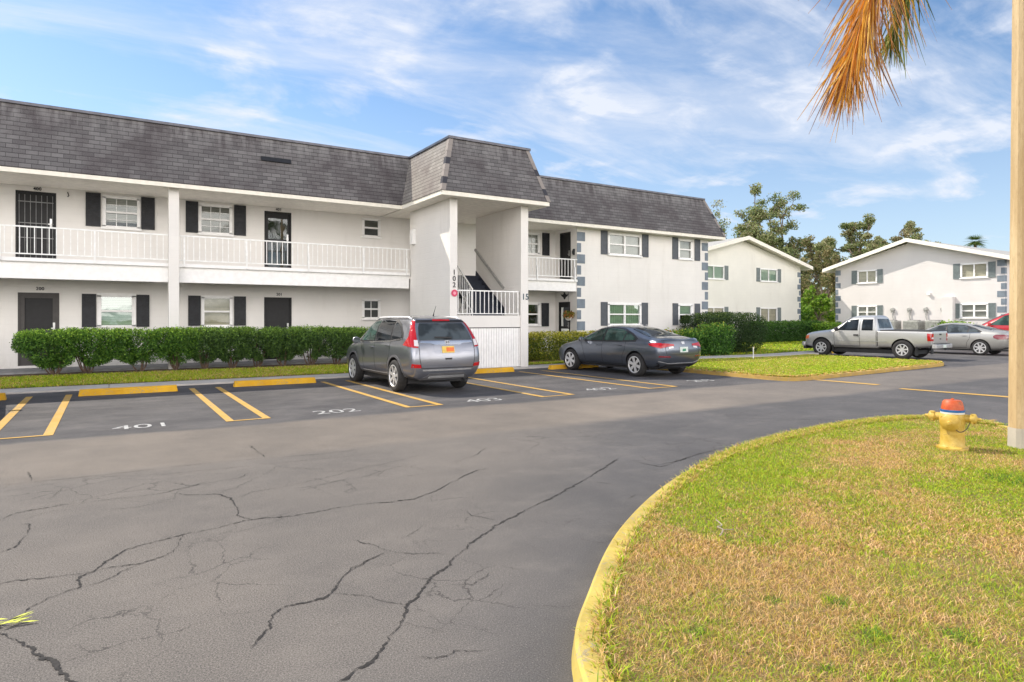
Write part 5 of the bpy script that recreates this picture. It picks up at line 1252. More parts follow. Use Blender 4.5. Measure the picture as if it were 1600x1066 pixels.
def wheel(parent, x, y, r, w, rim_r, spokes, side, style='alloy'):
    E = empty('wheel', (x, y, r)); E.parent = parent
    m = MB(); h = w / 2
    m.lathe([(rim_r - .01, -h + .02), (rim_r + .01, -h), (r - .035, -h), (r - .008, -h + .025), (r, -h + .06), (r, h - .06), (r - .008, h - .025), (r - .035, h), (rim_r + .01, h), (rim_r - .01, h - .02)], (0, 0, 0), 'x', 40)
    t = m.build('tyre', 'rubber', E, smooth=True); 
    try: t.data.set_sharp_from_angle(angle=R(50))
    except Exception: pass
    s = side; m = MB()
    # rim lip (open ring)
    prof = [(rim_r + .006, h + .002), (rim_r - .012, h + .006), (rim_r - .022, h - .008), (rim_r - .03, h - .05)]
    N = 40
    for k in range(len(prof) - 1):
        for j in range(N):
            a, b = 2 * math.pi * j / N, 2 * math.pi * (j + 1) / N; (r0, x0), (r1, x1) = prof[k], prof[k + 1]
            m.quad([(s * x0, r0 * math.cos(a), r0 * math.sin(a)), (s * x0, r0 * math.cos(b), r0 * math.sin(b)), (s * x1, r1 * math.cos(b), r1 * math.sin(b)), (s * x1, r1 * math.cos(a), r1 * math.sin(a))])
    for k in range(spokes):
        a = 2 * math.pi * k / spokes + .3; ca, sa = math.cos(a), math.sin(a)
        def P(rr, t, d): return (s * d, rr * ca - t * sa, rr * sa + t * ca)
        w0, w1 = rim_r * .13, rim_r * (.20 if spokes <= 6 else .13)
        ring = lambda rr, ww, d0, d1: [P(rr, -ww, d0), P(rr, ww, d0), P(rr, ww, d1), P(rr, -ww, d1)]
        A = ring(rim_r * .16, w0, h - .05, h - .012); B = ring(rim_r - .016, w1, h - .045, h - .004)
        m.hexa(A, B)
    m.lathe([(.0, h - .05), (rim_r * .26, h - .05), (rim_r * .24, h - .01), (.05, h - .004), (0, h - .003)] if s > 0 else [(.0, -h + .05), (rim_r * .26, -h + .05), (rim_r * .24, -h + .01), (.05, -h + .004), (0, -h + .003)], (0, 0, 0), 'x', 20)
    m.build('rim', style, E)
    m = MB(); m.lathe([(0, s * (h - .085)), (rim_r - .012, s * (h - .085)), (rim_r - .012, s * (h - .075)), (0, s * (h - .075))], (0, 0, 0), 'x', 28); m.build('brake_disc', 'alloy_dark', E)
    return E
def mirrorx(pts): return [(-a, b) for a, b in pts]
def plate_text(parent, txt, loc, size, mat):
    t = text_obj('plate_number', txt, size, mat, parent, .001); t.location = loc; t.rotation_euler = (R(90), 0, 0); return t
def capsule(D, rows): pass
def wheels4(E, xs, yr, yf, r, w, rim, sp, st='alloy'):
    for x, s in ((-xs, -1), (xs, 1)):
        for y in (yr, yf): wheel(E, x, y, r, w, rim, sp, s, st)
    m = MB(); m.box(-xs + .1, xs - .1, yr - .35, yf + .4, .19, .34); m.build('underbody', 'black_plastic', E)

def suv():
    E = empty('parked_suv', (6.03, 14.53, 0), R(1.0)); tag(E, 'grey SUV with tall red tail lamps and yellow plate parked before the stair tower', 'SUV')
    # columns: 0 under c, 1 under edge, 2 sill, 3 lower door, 4 belt, 5 mid glass, 6 roof edge, 7 roof, 8 roof c
    def row(y, w=(0, .74, .875, .908, .88, .80, .675, .45, 0), z=(.24, .24, .40, .74, 1.06, 1.32, 1.565, 1.635, 1.655), dy=(0,) * 9): return [(y + dy[i], w[i], z[i]) for i in range(9)]
    rear_y = (-2.00, -2.06, -2.22, -2.27, -2.20, -2.02, -1.84, -1.84, -1.86); rz = (.27, .27, .42, .74, 1.06, 1.32, 1.55, 1.57, 1.575)
    full = (0, .74, .875, .908, .88, .80, .69, .45, 0)
    def cap(f, dd): return [(rear_y[i] + dd, full[i] * f if i < 7 else full[i] * f, rz[i]) for i in range(9)]
    rows = [[(rear_y[i] - .03, 0, rz[i]) for i in range(9)], cap(.5, -.02), cap(.88, .01), [(rear_y[i] + .05, full[i] * .975, rz[i] + (.02 if i > 6 else 0)) for i in range(9)],
            [(rear_y[i] + .22, full[i] * 1.0, rz[i] + (.05 if i > 6 else .01 if i == 6 else 0)) for i in range(9)],
            row(-1.45), row(-.9), row(-.2), row(.25, z=(.24, .24, .40, .74, 1.02, 1.30, 1.555, 1.625, 1.645)),
            row(.50, w=(0, .74, .875, .908, .88, .79, .665, .44, 0), z=(.24, .24, .40, .74, 1.01, 1.29, 1.50, 1.56, 1.58)),
            row(.92, w=(0, .74, .875, .908, .875, .80, .70, .45, 0), z=(.24, .24, .40, .74, 1.0, 1.13, 1.24, 1.29, 1.31)),
            row(1.22, w=(0, .74, .875, .905, .865, .80, .68, .42, 0), z=(.24, .24, .40, .74, .96, 1.03, 1.06, 1.09, 1.10)),
            row(1.65, w=(0, .74, .87, .90, .85, .76, .62, .38, 0), z=(.24, .24, .40, .72, .90, .97, 1.01, 1.03, 1.04)),
            row(2.02, w=(0, .70, .83, .86, .80, .70, .55, .34, 0), z=(.24, .24, .40, .66, .84, .90, .93, .95, .955)),
            row(2.2, w=(0, .60, .70, .72, .66, .56, .44, .28, 0), z=(.26, .26, .40, .62, .76, .80, .82, .83, .835)), row(2.28, w=(0, .3, .35, .36, .33, .28, .22, .14, 0), z=(.3, .3, .42, .6, .72, .75, .77, .78, .78)), row(2.29, w=(0,) * 9, z=(.3, .3, .42, .6, .72, .75, .77, .78, .78))]
    body, bvh = cage_body(rows, 'body', 'paint_grey', [(-1.31, .35), (1.31, .35)], E, .405); D = Drape(bvh, E)
    for s in 'LR':
        sg = s
        # black surround then panes
        D.patch('window_surround', s, [(.98, 1.03), (.30, 1.53), (-.30, 1.585), (-1.05, 1.56), (-1.40, 1.46), (-1.66, 1.27), (-1.70, 1.18), (-1.55, 1.11), (.1, 1.03)], 'black_plastic', .003, .01)
        D.patch('side_window', s, [(.86, 1.06), (.30, 1.485), (-.10, 1.53), (-.10, 1.075)], 'glass_green', .009)
        D.patch('side_window', s, [(-.17, 1.075), (-.17, 1.535), (-.55, 1.54), (-.98, 1.52), (-1.03, 1.115)], 'glass_dark', .009)
        D.patch('quarter_window', s, [(-1.10, 1.13), (-1.06, 1.51), (-1.36, 1.42), (-1.60, 1.24), (-1.58, 1.16)], 'glass_dark', .009)
        m = MB(); D.line('x', s, [(.95, 1.02), (.1, 1.035), (-1.1, 1.09), (-1.66, 1.15)], .022, 'chrome', .010, merge=m); m.build('window_trim', 'chrome', E)
        m = MB()
        for ln in ([(.62, .40), (.66, .80), (.80, 1.0)], [(-.135, .36), (-.135, 1.03)], [(-1.02, .78), (-1.06, 1.08)], [(.62, .37), (-.85, .37)], [(-1.02, .78), (-.88, .60), (-.86, .38)]): D.line('x', s, ln, .012, '', .002, merge=m)
        m.build('door_seams', 'black_plastic', E)
        D.patch('door_sill', s, [(.90, .26), (.90, .37), (-.88, .37), (-.88, .26)], 'grey_plastic', .012)
        sx = -1 if s == 'L' else 1
        for ya in (-1.31, 1.31):       # arch flares
            pts = [(ya + .425 * math.cos(a), .35 + .425 * math.sin(a)) for a in [math.pi * k / 14 for k in range(-1, 16)]]
            D.line('wheel_arch_trim', s, pts, .05, 'grey_plastic', .010)
        for yy, zz in ((.02, .93), (-.93, .99)):
            r = D.hit(s, yy, zz)
            if r: m = MB(); m.bar(r[0] + Vector((sx * .03, -.09, 0)), r[0] + Vector((sx * .03, .09, .0)), .025, .03); m.build('door_handle', 'paint_grey', E, bevel=.008)
        # tall red tail lamp up the D pillar
        D.patch('tail_light', s, [(-2.20, .98), (-1.76, 1.02), (-1.95, 1.20), (-1.86, 1.44), (-1.76, 1.53), (-1.86, 1.53), (-1.97, 1.40), (-2.06, 1.25), (-2.14, 1.12)], 'tail_red', .012, .02, .035)
        # roof rail
        m = MB(); pts = []
        for k in range(15):
            y = .28 - k * 1.95 / 14; r = D.hit('T', sx * .62, y)
            if r: pts.append(r[0] + Vector((0, 0, .045 if 0 < k < 14 else .01)))
        m.tube(pts, .024, 8); m.build('roof_rail', 'silver_rail', E, smooth=True)
        mr = MB(); mr.lathe([(0, -.11), (.07, -.09), (.09, 0), (.085, .05), (0, .06)], (0, 0, 0), 'y', 14); o = mr.build('door_mirror', 'paint_grey', E, smooth=True); o.location = (sx * 1.00, .80, 1.06); o.scale = (1.15, .6, .95)
        mr = MB(); mr.box(-.085, .085, -.065, -.06, -.06, .06); o2 = mr.build('mirror_glass', 'glass_smoke', E); o2.location = (sx * 1.00, .80, 1.06)
        # rear-facing part of tail lamp
        f = (lambda p: p) if s == 'R' else mirrorx
        D.patch('tail_light', 'B', f([(.72, .97), (.84, .98), (.82, 1.15), (.78, 1.30), (.71, 1.48), (.64, 1.535), (.61, 1.53), (.67, 1.40), (.71, 1.2)]), 'tail_red', .012, .02, .03)
        D.patch('reverse_light', 'B', f([(.705, 1.0), (.80, 1.01), (.785, 1.13), (.705, 1.13)]), 'lens_clear', .018, .01)
        D.patch('rear_reflector', 'B', f([(.66, .56), (.86, .57), (.86, .65), (.68, .63)]), 'tail_red', .012)
    D.patch('rear_window', 'B', [(-.66, 1.13), (.66, 1.13), (.655, 1.22), (.60, 1.40), (.55, 1.475), (-.55, 1.475), (-.60, 1.40), (-.655, 1.22)], 'glass_smoke', .010)
    D.patch('spoiler', 'B', [(-.62, 1.50), (.62, 1.50), (.58, 1.545), (-.58, 1.545)], 'black_plastic', .02, .03)
    D.patch('brake_light', 'B', [(-.22, 1.515), (.22, 1.515), (.21, 1.55), (-.21, 1.55)], 'tail_red', .035, .03)
    D.patch('tailgate_trim', 'B', [(-.68, 1.075), (-.62, 1.105), (.62, 1.105), (.68, 1.075), (.40, 1.055), (.33, 1.03), (-.33, 1.03), (-.40, 1.055)], 'chrome', .014)
    D.patch('badge', 'B', [(-.045, 1.035), (.045, 1.035), (.055, 1.11), (-.055, 1.11)], 'alloy', .028, .012)
    m = MB(); D.line('x', 'B', [(-.03, 1.05), (-.035, 1.10)], .010, '', .034, merge=m); D.line('x', 'B', [(.03, 1.05), (.035, 1.10)], .010, '', .034, merge=m); D.line('x', 'B', [(-.03, 1.074), (.03, 1.074)], .010, '', .034, merge=m); m.build('badge_letter', 'black_plastic', E)
    p = D.patch('licence_plate', 'B', [(-.155, .86), (.155, .86), (.155, .995), (-.155, .995)], 'plate_yellow', .016, .012, .2)
    D.patch('plate_band', 'B', [(-.05, .885), (.14, .885), (.14, .97), (-.05, .97)], 'plate_orange', .019, .004, .2)
    D.patch('plate_recess', 'B', [(-.33, .84), (.33, .84), (.36, 1.025), (-.36, 1.025)], 'paint_grey', .004, .01)
    D.patch('tailgate_handle', 'B', [(-.08, .72), (.08, .72), (.09, .755), (-.09, .755)], 'black_plastic', .008)
    D.patch('bumper_skid', 'B', [(-.62, .30), (.62, .30), (.42, .44), (-.42, .44)], 'grey_plastic', .012)
    D.patch('skid_trim', 'B', [(-.46, .345), (.46, .345), (.44, .385), (-.44, .385)], 'silver_plastic', .022)
    m = MB()
    for ln in ([(-.655, .55), (-.70, .75), (-.70, 1.0), (-.69, 1.10)], [(.655, .55), (.70, .75), (.70, 1.0), (.69, 1.10)], [(-.655, .55), (.655, .55)]): D.line('x', 'B', ln, .012, '', .003, merge=m)
    m.build('tailgate_seam', 'black_plastic', E)
    m = MB(); D.line('x', 'B', [(-.62, .505), (.62, .505)], .03, '', .006, merge=m); m.build('bumper_crease', 'silver_plastic', E)
    m = MB(); r = D.hit('B', 0, 1.16); m.bar(r[0] + Vector((-.30, -.03, .03)), r[0] + Vector((.12, -.03, .015)), .02, .03); m.build('rear_wiper', 'black_plastic', E)
    m = MB(); m.tube([(0.05, -1.45, 1.64), (0.05, -1.47, 1.70), (.05, -1.58, 1.86)], [.018, .008, .004], 6); m.build('aerial', 'black_plastic', E)
    D.patch('windscreen', 'T', [(-.66, 1.16), (.66, 1.16), (.58, .42), (-.58, .42)], 'glass_dark', .008)
    m = MB()
    for x in (-.36, .36):
        m.lathe([(.12, -.03), (.13, .0), (.11, .03), (0, .04)], (x, -.9, 1.25), 'z', 10)
    wheels4(E, .80, -1.31, 1.31, .345, .225, .235, 7)
    m = MB(); m.tube([(.45, -2.1, .28), (.45, -2.28, .26)], .03, 10); m.build('exhaust', 'alloy_dark', E)
    E.scale = (.925, 1, 1)
    return E
SUV = suv()
side = copy_tree(SUV); side.location = (-2.86, 13.95, 0); side['label'] = 'grey SUV standing just beyond the left edge, only its shadow reaching the bay lines'; side.rotation_euler = (0, 0, R(-1))

def sedan(kind='a'):
    silver = kind == 'b'
    if not silver:
        E = empty('parked_sedan', (12.98, 14.60, 0), R(2.5)); tag(E, 'dark blue grey sedan with red tail lamps parked nose-in at the right wing hedge', 'sedan')
    else:
        E = empty('parked_sedan', (32.5, 14.35, 0), R(4)); tag(E, 'champagne silver sedan with oval tail lamps half hidden behind the pickup bed', 'sedan')
    pm = 'paint_champagne' if silver else 'paint_blue_grey'
    def row(y, w=(0, .72, .855, .895, .865, .76, .60, .40, 0), z=(.20, .20, .36, .66, .88, 1.12, 1.34, 1.395, 1.41), dy=(0,) * 9): return [(y + dy[i], w[i], z[i]) for i in range(9)]
    ry = (-1.95, -2.12, -2.26, -2.32, -2.29, -2.25, -2.23, -2.22, -2.22); rz = (.26, .26, .42, .68, .86, .97, 1.02, 1.035, 1.04)
    full = (0, .70, .83, .865, .84, .78, .66, .42, 0)
    rows = [[(ry[i] - .03, 0, rz[i]) for i in range(9)], [(ry[i] - .02, full[i] * .5, rz[i]) for i in range(9)], [(ry[i] + .02, full[i] * .87, rz[i]) for i in range(9)], [(ry[i] + .09, full[i] * .98, rz[i]) for i in range(9)],
            row(-2.05, w=(0, .72, .85, .885, .86, .79, .68, .44, 0), z=(.24, .24, .40, .67, .89, 1.01, 1.05, 1.065, 1.07)),
            row(-1.78, w=(0, .72, .855, .895, .865, .79, .67, .44, 0), z=(.20, .20, .36, .66, .90, 1.02, 1.075, 1.095, 1.10)),
            row(-1.35, w=(0, .72, .855, .895, .87, .775, .64, .42, 0), z=(.20, .20, .36, .66, .90, 1.06, 1.18, 1.215, 1.225)),
            row(-.85, w=(0, .72, .855, .895, .87, .765, .61, .40, 0), z=(.20, .20, .36, .66, .90, 1.11, 1.31, 1.355, 1.37)),
            row(-.3), row(.1, z=(.20, .20, .36, .66, .875, 1.11, 1.33, 1.385, 1.40)),
            row(.40, z=(.20, .20, .36, .66, .87, 1.08, 1.26, 1.31, 1.325)), row(.85, w=(0, .72, .855, .895, .865, .79, .67, .43, 0), z=(.20, .20, .36, .66, .86, .99, 1.08, 1.11, 1.12)),
            row(1.15, w=(0, .72, .855, .89, .855, .79, .67, .42, 0), z=(.20, .20, .36, .66, .85, .91, .945, .965, .97)),
            row(1.65, w=(0, .72, .85, .88, .83, .75, .62, .4, 0), z=(.20, .20, .36, .64, .79, .84, .87, .885, .89)), row(2.05, w=(0, .66, .79, .82, .75, .66, .54, .34, 0), z=(.2, .2, .34, .58, .70, .75, .77, .785, .79)),
            row(2.26, w=(0, .55, .62, .64, .58, .5, .4, .26, 0), z=(.22, .22, .34, .52, .62, .65, .66, .67, .67)), row(2.34, w=(0, .27, .31, .32, .29, .25, .2, .13, 0), z=(.25, .25, .36, .5, .58, .6, .61, .615, .62)), row(2.35, w=(0,) * 9, z=(.25, .25, .36, .5, .58, .6, .61, .615, .62))]
    body, bvh = cage_body(rows, 'body', pm, [(-1.37, .33), (1.37, .33)], E, .372); D = Drape(bvh, E)
    gl = 'glass_smoke' if silver else 'glass_green'
    for s in 'LR':
        sx = -1 if s == 'L' else 1; f = (lambda p: p) if s == 'R' else mirrorx
        D.patch('window_surround', s, [(.95, .93), (.70, 1.06), (.28, 1.27), (-.2, 1.335), (-.75, 1.30), (-1.15, 1.17), (-1.42, 1.03), (-1.36, .965), (-.2, .93)], 'black_plastic', .003, .01)
        D.patch('side_window', s, [(.82, .955), (.66, 1.05), (.28, 1.235), (-.02, 1.28), (-.02, .95)], gl, .009)
        D.patch('side_window', s, [(-.08, .95), (-.08, 1.285), (-.35, 1.30), (-.72, 1.265), (-.90, 1.20), (-.86, .965)], gl, .009)
        D.patch('quarter_window', s, [(-.92, .975), (-.95, 1.185), (-1.12, 1.13), (-1.33, 1.03), (-1.30, .99)], gl, .009)
        m = MB()
        for ln in ([(.70, .34), (.76, .62), (.88, .90)], [(-.05, .33), (-.05, .93)], [(-.98, .72), (-1.0, .95)], [(.70, .31), (-.85, .31)], [(-.98, .72), (-.88, .55), (-.85, .32)]): D.line('x', s, ln, .011, '', .002, merge=m)
        m.build('door_seams', 'black_plastic', E)
        D.line('window_trim', s, [(.92, .925), (-.2, .925), (-1.38, .96)], .018, 'chrome' if silver else 'black_plastic', .010)
        for yy, zz in ((.08, .82), (-.78, .84)):
            r = D.hit(s, yy, zz)
            if r: m = MB(); m.bar(r[0] + Vector((sx * .025, -.09, 0)), r[0] + Vector((sx * .025, .09, .0)), .022, .026); m.build('door_handle', pm, E, bevel=.007)
        D.patch('door_sill', s, [(.96, .20), (.96, .27), (-.98, .27), (-.98, .20)], 'black_plastic' if not silver else pm, .008)
        if not silver:
            D.patch('tail_light', s, [(-2.245, .80), (-1.90, .86), (-1.84, .91), (-2.0, .935), (-2.235, .93)], 'tail_red', .012, .02, .035)
            D.patch('tail_light', 'B', f([(.36, .85), (.60, .835), (.80, .79), (.83, .84), (.80, .91), (.66, .925), (.36, .90)]), 'tail_red', .012, .02, .035)
            D.patch('reverse_light', 'B', f([(.38, .80), (.56, .78), (.56, .83), (.40, .845)]), 'lens_clear', .012)
            D.patch('rear_reflector', 'B', f([(.48, .55), (.82, .56), (.82, .60), (.50, .59)]), 'tail_dark_red', .010)
            D.patch('vent_trim', 'B', f([(.66, .28), (.82, .33), (.80, .42), (.72, .36)]), 'black_plastic', .010)
        else:
            D.patch('tail_light', s, [(-2.23, .70), (-2.0, .70), (-1.86, .76), (-1.84, .84), (-1.94, .90), (-2.22, .90)], 'tail_dark_red', .012, .02, .03)
            D.patch('tail_light', 'B', f([(.48, .76), (.60, .71), (.82, .71), (.84, .88), (.60, .90), (.48, .85)]), 'tail_dark_red', .012, .02, .03)
        mr = MB(); mr.lathe([(0, -.10), (.06, -.08), (.08, 0), (.075, .05), (0, .06)], (0, 0, 0), 'y', 14); o = mr.build('door_mirror', pm, E, smooth=True); o.location = (sx * .97, .74, .97); o.scale = (1.2, .7, .85)
        mr = MB(); mr.box(-.075, .075, -.063, -.058, -.05, .05); o2 = mr.build('mirror_glass', 'chrome', E); o2.location = (sx * .97, .74, .97)
    D.patch('rear_window', 'T', [(-.66, -1.72), (.66, -1.72), (.62, -1.45), (.53, -.98), (-.53, -.98), (-.62, -1.45)], 'glass_smoke', .010)
    D.patch('windscreen', 'T', [(-.68, 1.10), (.68, 1.10), (.53, .32), (-.53, .32)], 'glass_dark', .008)
    m = MB(); D.line('x', 'T', [(-.74, -1.80), (.74, -1.80)], .012, '', .003, merge=m); D.line('x', 'B', [(-.62, .62), (-.66, .76), (-.66, .94)], .012, '', .003, merge=m); D.line('x', 'B', [(.62, .62), (.66, .76), (.66, .94)], .012, '', .003, merge=m); D.line('x', 'B', [(-.62, .62), (.62, .62)], .012, '', .003, merge=m); m.build('boot_seam', 'black_plastic', E)
    if not silver:
        D.patch('boot_lip', 'B', [(-.70, .985), (.70, .985), (.66, 1.02), (-.66, 1.02)], pm, .03, .05)
        D.patch('badge', 'B', [(-.05, .895), (.05, .895), (.06, .96), (-.06, .96)], 'alloy', .012)
    D.patch('licence_plate', 'B', [(-.155, .68), (.155, .68), (.155, .82), (-.155, .82)], 'plate_pale', .016, .012, .2)
    D.patch('plate_mark', 'B', [(-.07, .705), (.07, .715), (.06, .775), (-.06, .77)], 'plate_green', .0175, .002, .2)
    D.patch('bumper_skid', 'B', [(-.62, .26), (.62, .26), (.55, .36), (-.55, .36)], 'black_plastic', .012)
    m = MB(); D.line('x', 'B', [(-.80, .45), (-.5, .385), (.5, .385), (.80, .45)], .014, '', .008, merge=m); m.build('bumper_crease', 'silver_plastic', E)
    m = MB(); m.hexa([(-.015, -1.0, 1.355), (.015, -1.0, 1.355), (.015, -.88, 1.36), (-.015, -.88, 1.36)], [(-.004, -1.02, 1.42), (.004, -1.02, 1.42), (.004, -.97, 1.42), (-.004, -.97, 1.42)]); m.build('aerial', 'silver_plastic', E)
    wheels4(E, .785, -1.37, 1.37, .325, .215, .225, 6 if not silver else 7)
    return E
sedan('a'); sedan('b')

def pickup():
    E = empty('parked_pickup', (26.42, 14.62, 0.02), R(6.5)); tag(E, 'silver extended cab pickup truck with dark bed cover parked before the sunlit gabled block', 'pickup truck')
    def row(y, w=(0, .70, .82, .855, .84, .76, .66, .42, 0), z=(.34, .34, .46, .76, 1.04, 1.36, 1.62, 1.685, 1.70), dy=(0,) * 9): return [(y + dy[i], w[i], z[i]) for i in range(9)]
    bed = dict(w=(0, .72, .82, .85, .845, .835, .80, .4, 0), z=(.40, .40, .50, .76, .98, 1.06, 1.085, 1.085, 1.085))
    ry = (-2.40, -2.40, -2.42, -2.44, -2.44, -2.43, -2.42, -2.42, -2.42)
    rz = (.48, .48, .56, .78, .98, 1.06, 1.08, 1.08, 1.08); full = (0, .70, .81, .84, .835, .825, .79, .4, 0)
    rows = [[(ry[i] - .005, 0, rz[i]) for i in range(9)], [(ry[i], full[i] * .6, rz[i]) for i in range(9)], [(ry[i], full[i] * .95, rz[i]) for i in range(9)], [(ry[i] + .02, full[i], rz[i]) for i in range(9)], [(ry[i] + .10, full[i], rz[i]) for i in range(9)],
            row(-1.9, **bed), row(-1.1, **bed), row(-.62, **bed), row(-.57, **bed),
            row(-.53, w=(0, .70, .82, .855, .84, .80, .70, .42, 0), z=(.36, .36, .47, .76, 1.04, 1.10, 1.14, 1.15, 1.15)), row(-.49, dy=(0, 0, 0, 0, 0, .03, .08, .08, .08)), row(-.42, dy=(0, 0, 0, 0, 0, .04, .10, .10, .10)),
            row(0), row(.42, z=(.34, .34, .46, .76, 1.04, 1.36, 1.61, 1.68, 1.695)),
            row(.62, z=(.34, .34, .46, .76, 1.03, 1.34, 1.56, 1.61, 1.625)), row(1.02, w=(0, .70, .82, .855, .835, .78, .70, .43, 0), z=(.34, .34, .46, .76, 1.02, 1.18, 1.27, 1.31, 1.32)),
            row(1.28, w=(0, .70, .82, .85, .825, .78, .68, .42, 0), z=(.34, .34, .46, .76, 1.0, 1.05, 1.09, 1.11, 1.12)), row(1.8, w=(0, .70, .82, .85, .815, .74, .62, .4, 0), z=(.34, .34, .46, .75, .94, 1.01, 1.05, 1.07, 1.08)),
            row(2.25, w=(0, .68, .80, .83, .79, .70, .58, .36, 0), z=(.36, .36, .46, .72, .88, .95, .98, 1.0, 1.0)), row(2.42, w=(0, .6, .72, .75, .70, .60, .5, .3, 0), z=(.38, .38, .48, .70, .84, .88, .90, .91, .91)),
            row(2.46, w=(0, .3, .36, .37, .35, .3, .25, .15, 0), z=(.38, .38, .48, .70, .82, .85, .87, .88, .88)), row(2.465, w=(0,) * 9, z=(.38, .38, .48, .70, .82, .85, .87, .88, .88))]
    body, bvh = cage_body(rows, 'body', 'paint_silver', [(-1.45, .37), (1.65, .37)], E, .43); D = Drape(bvh, E)
    for s in 'LR':
        sx = -1 if s == 'L' else 1; f = (lambda p: p) if s == 'R' else mirrorx
        D.patch('side_window', s, [(1.05, 1.09), (.60, 1.50), (.20, 1.535), (.20, 1.08)], 'glass_dark', .008)
        D.patch('quarter_window', s, [(.05, 1.09), (.05, 1.535), (-.34, 1.535), (-.37, 1.09)], 'glass_dark', .008)
        m = MB()
        for ln in ([(1.12, .48), (1.14, 1.02), (.66, 1.56), (.14, 1.58), (.13, 1.0), (.12, .46)], [(-.50, .46), (-.50, 1.10)], [(.12, .46), (1.12, .46)]): D.line('x', s, ln, .014, '', .002, merge=m)
        m.build('door_seams', 'black_plastic', E)
        D.line('bed_gap', s, [(-.545, .44), (-.545, 1.06)], .03, 'black_plastic', .003)
        r = D.hit(s, .26, .90)
        if r: m = MB(); m.box(-.02, .02, -.09, .09, -.03, .03); o = m.build('door_handle', 'black_plastic', E, bevel=.006); o.location = r[0] + Vector((sx * .01, 0, 0))
        for ya in (-1.45, 1.65):
            pts = [(ya + .45 * math.cos(a), .37 + .45 * math.sin(a)) for a in [math.pi * k / 14 for k in range(0, 15)]]; D.line('wheel_arch_trim', s, pts, .05, 'paint_silver', .016)
        D.line('rub_strip', s, [(1.2, .66), (-.9, .66)], .022, 'silver_plastic', .010)
        D.patch('tail_light', s, [(-2.41, .72), (-2.30, .72), (-2.29, 1.00), (-2.41, 1.00)], 'tail_red', .012, .02, .05)
        D.patch('tail_light', 'B', f([(.665, .72), (.82, .72), (.82, 1.0), (.665, 1.0)]), 'tail_red', .012, .02, .05)
        D.patch('reverse_light', 'B', f([(.675, .80), (.81, .80), (.81, .86), (.675, .86)]), 'lens_clear', .018, .012)
        D.patch('side_marker', s, [(2.38, .70), (2.22, .72), (2.20, .86), (2.36, .84)], 'plate_orange', .010)
        m = MB(); m.box(-.02, .02, -.02, .02, 0, .33); o = m.build('mud_flap', 'black_plastic', E); o.location = (sx * .76, -1.92, .16); o.scale = (6, .5, 1)
        m = MB(); m.box(-.02, .02, -.02, .02, 0, .28); o = m.build('mud_flap', 'black_plastic', E); o.location = (sx * .76, 1.18, .2); o.scale = (6, .5, 1)
        mr = MB(); mr.box(-.10, .10, -.05, .05, -.08, .08); o = mr.build('door_mirror', 'black_plastic', E, bevel=.03); o.location = (sx * .98, .98, 1.13)
        m = MB(); m.bar((sx * .84, .98, 1.10), (sx * .92, .98, 1.11), .03); m.build('mirror_arm', 'black_plastic', E)
    D.patch('rear_window', 'B', [(-.58, 1.17), (.58, 1.17), (.52, 1.55), (-.52, 1.55)], 'glass_smoke', .008)
    m = MB(); m.hexa([(-.80, -2.40, 1.086), (.80, -2.40, 1.086), (.80, -.62, 1.086), (-.80, -.62, 1.086)], [(-.78, -2.38, 1.12), (.78, -2.38, 1.12), (.78, -.64, 1.12), (-.78, -.64, 1.12)]); m.build('bed_cover', 'black_plastic', E, bevel=.01)
    D.patch('windscreen', 'T', [(-.66, 1.24), (.66, 1.24), (.60, .60), (-.60, .60)], 'glass_dark', .008)
    D.patch('tailgate', 'B', [(-.63, .64), (.63, .64), (.63, 1.06), (-.63, 1.06)], 'paint_silver', .012, .02)
    D.patch('tailgate_handle', 'B', [(-.11, .93), (.11, .93), (.11, .99), (-.11, .99)], 'black_plastic', .018)
    D.patch('badge', 'B', [(-.07, .77), (.07, .77), (.08, .815), (-.08, .815)], 'alloy_dark', .018)
    m = MB(); m.box(-.82, .82, -2.60, -2.44, .44, .60); o = m.build('rear_bumper', 'silver_plastic', E, bevel=.03)
    m = MB(); m.box(-.60, .60, -2.58, -2.45, .601, .615); m.box(-.06, .06, -2.68, -2.6, .38, .46); m.build('step_pad', 'black_plastic', E)
    m = MB(); m.box(-.155, .155, -2.606, -2.602, .46, .58); m.build('licence_plate', 'plate_pale', E)
    m = MB(); m.box(-.80, .80, 2.38, 2.52, .40, .58); m.build('front_bumper', 'paint_silver', E, bevel=.04)
    m = MB(); m.box(-.76, .76, 2.36, 2.48, .28, .40); m.build('air_dam', 'black_plastic', E, bevel=.02)
    wheels4(E, .76, -1.45, 1.65, .365, .24, .215, 7)
    return E
pickup()

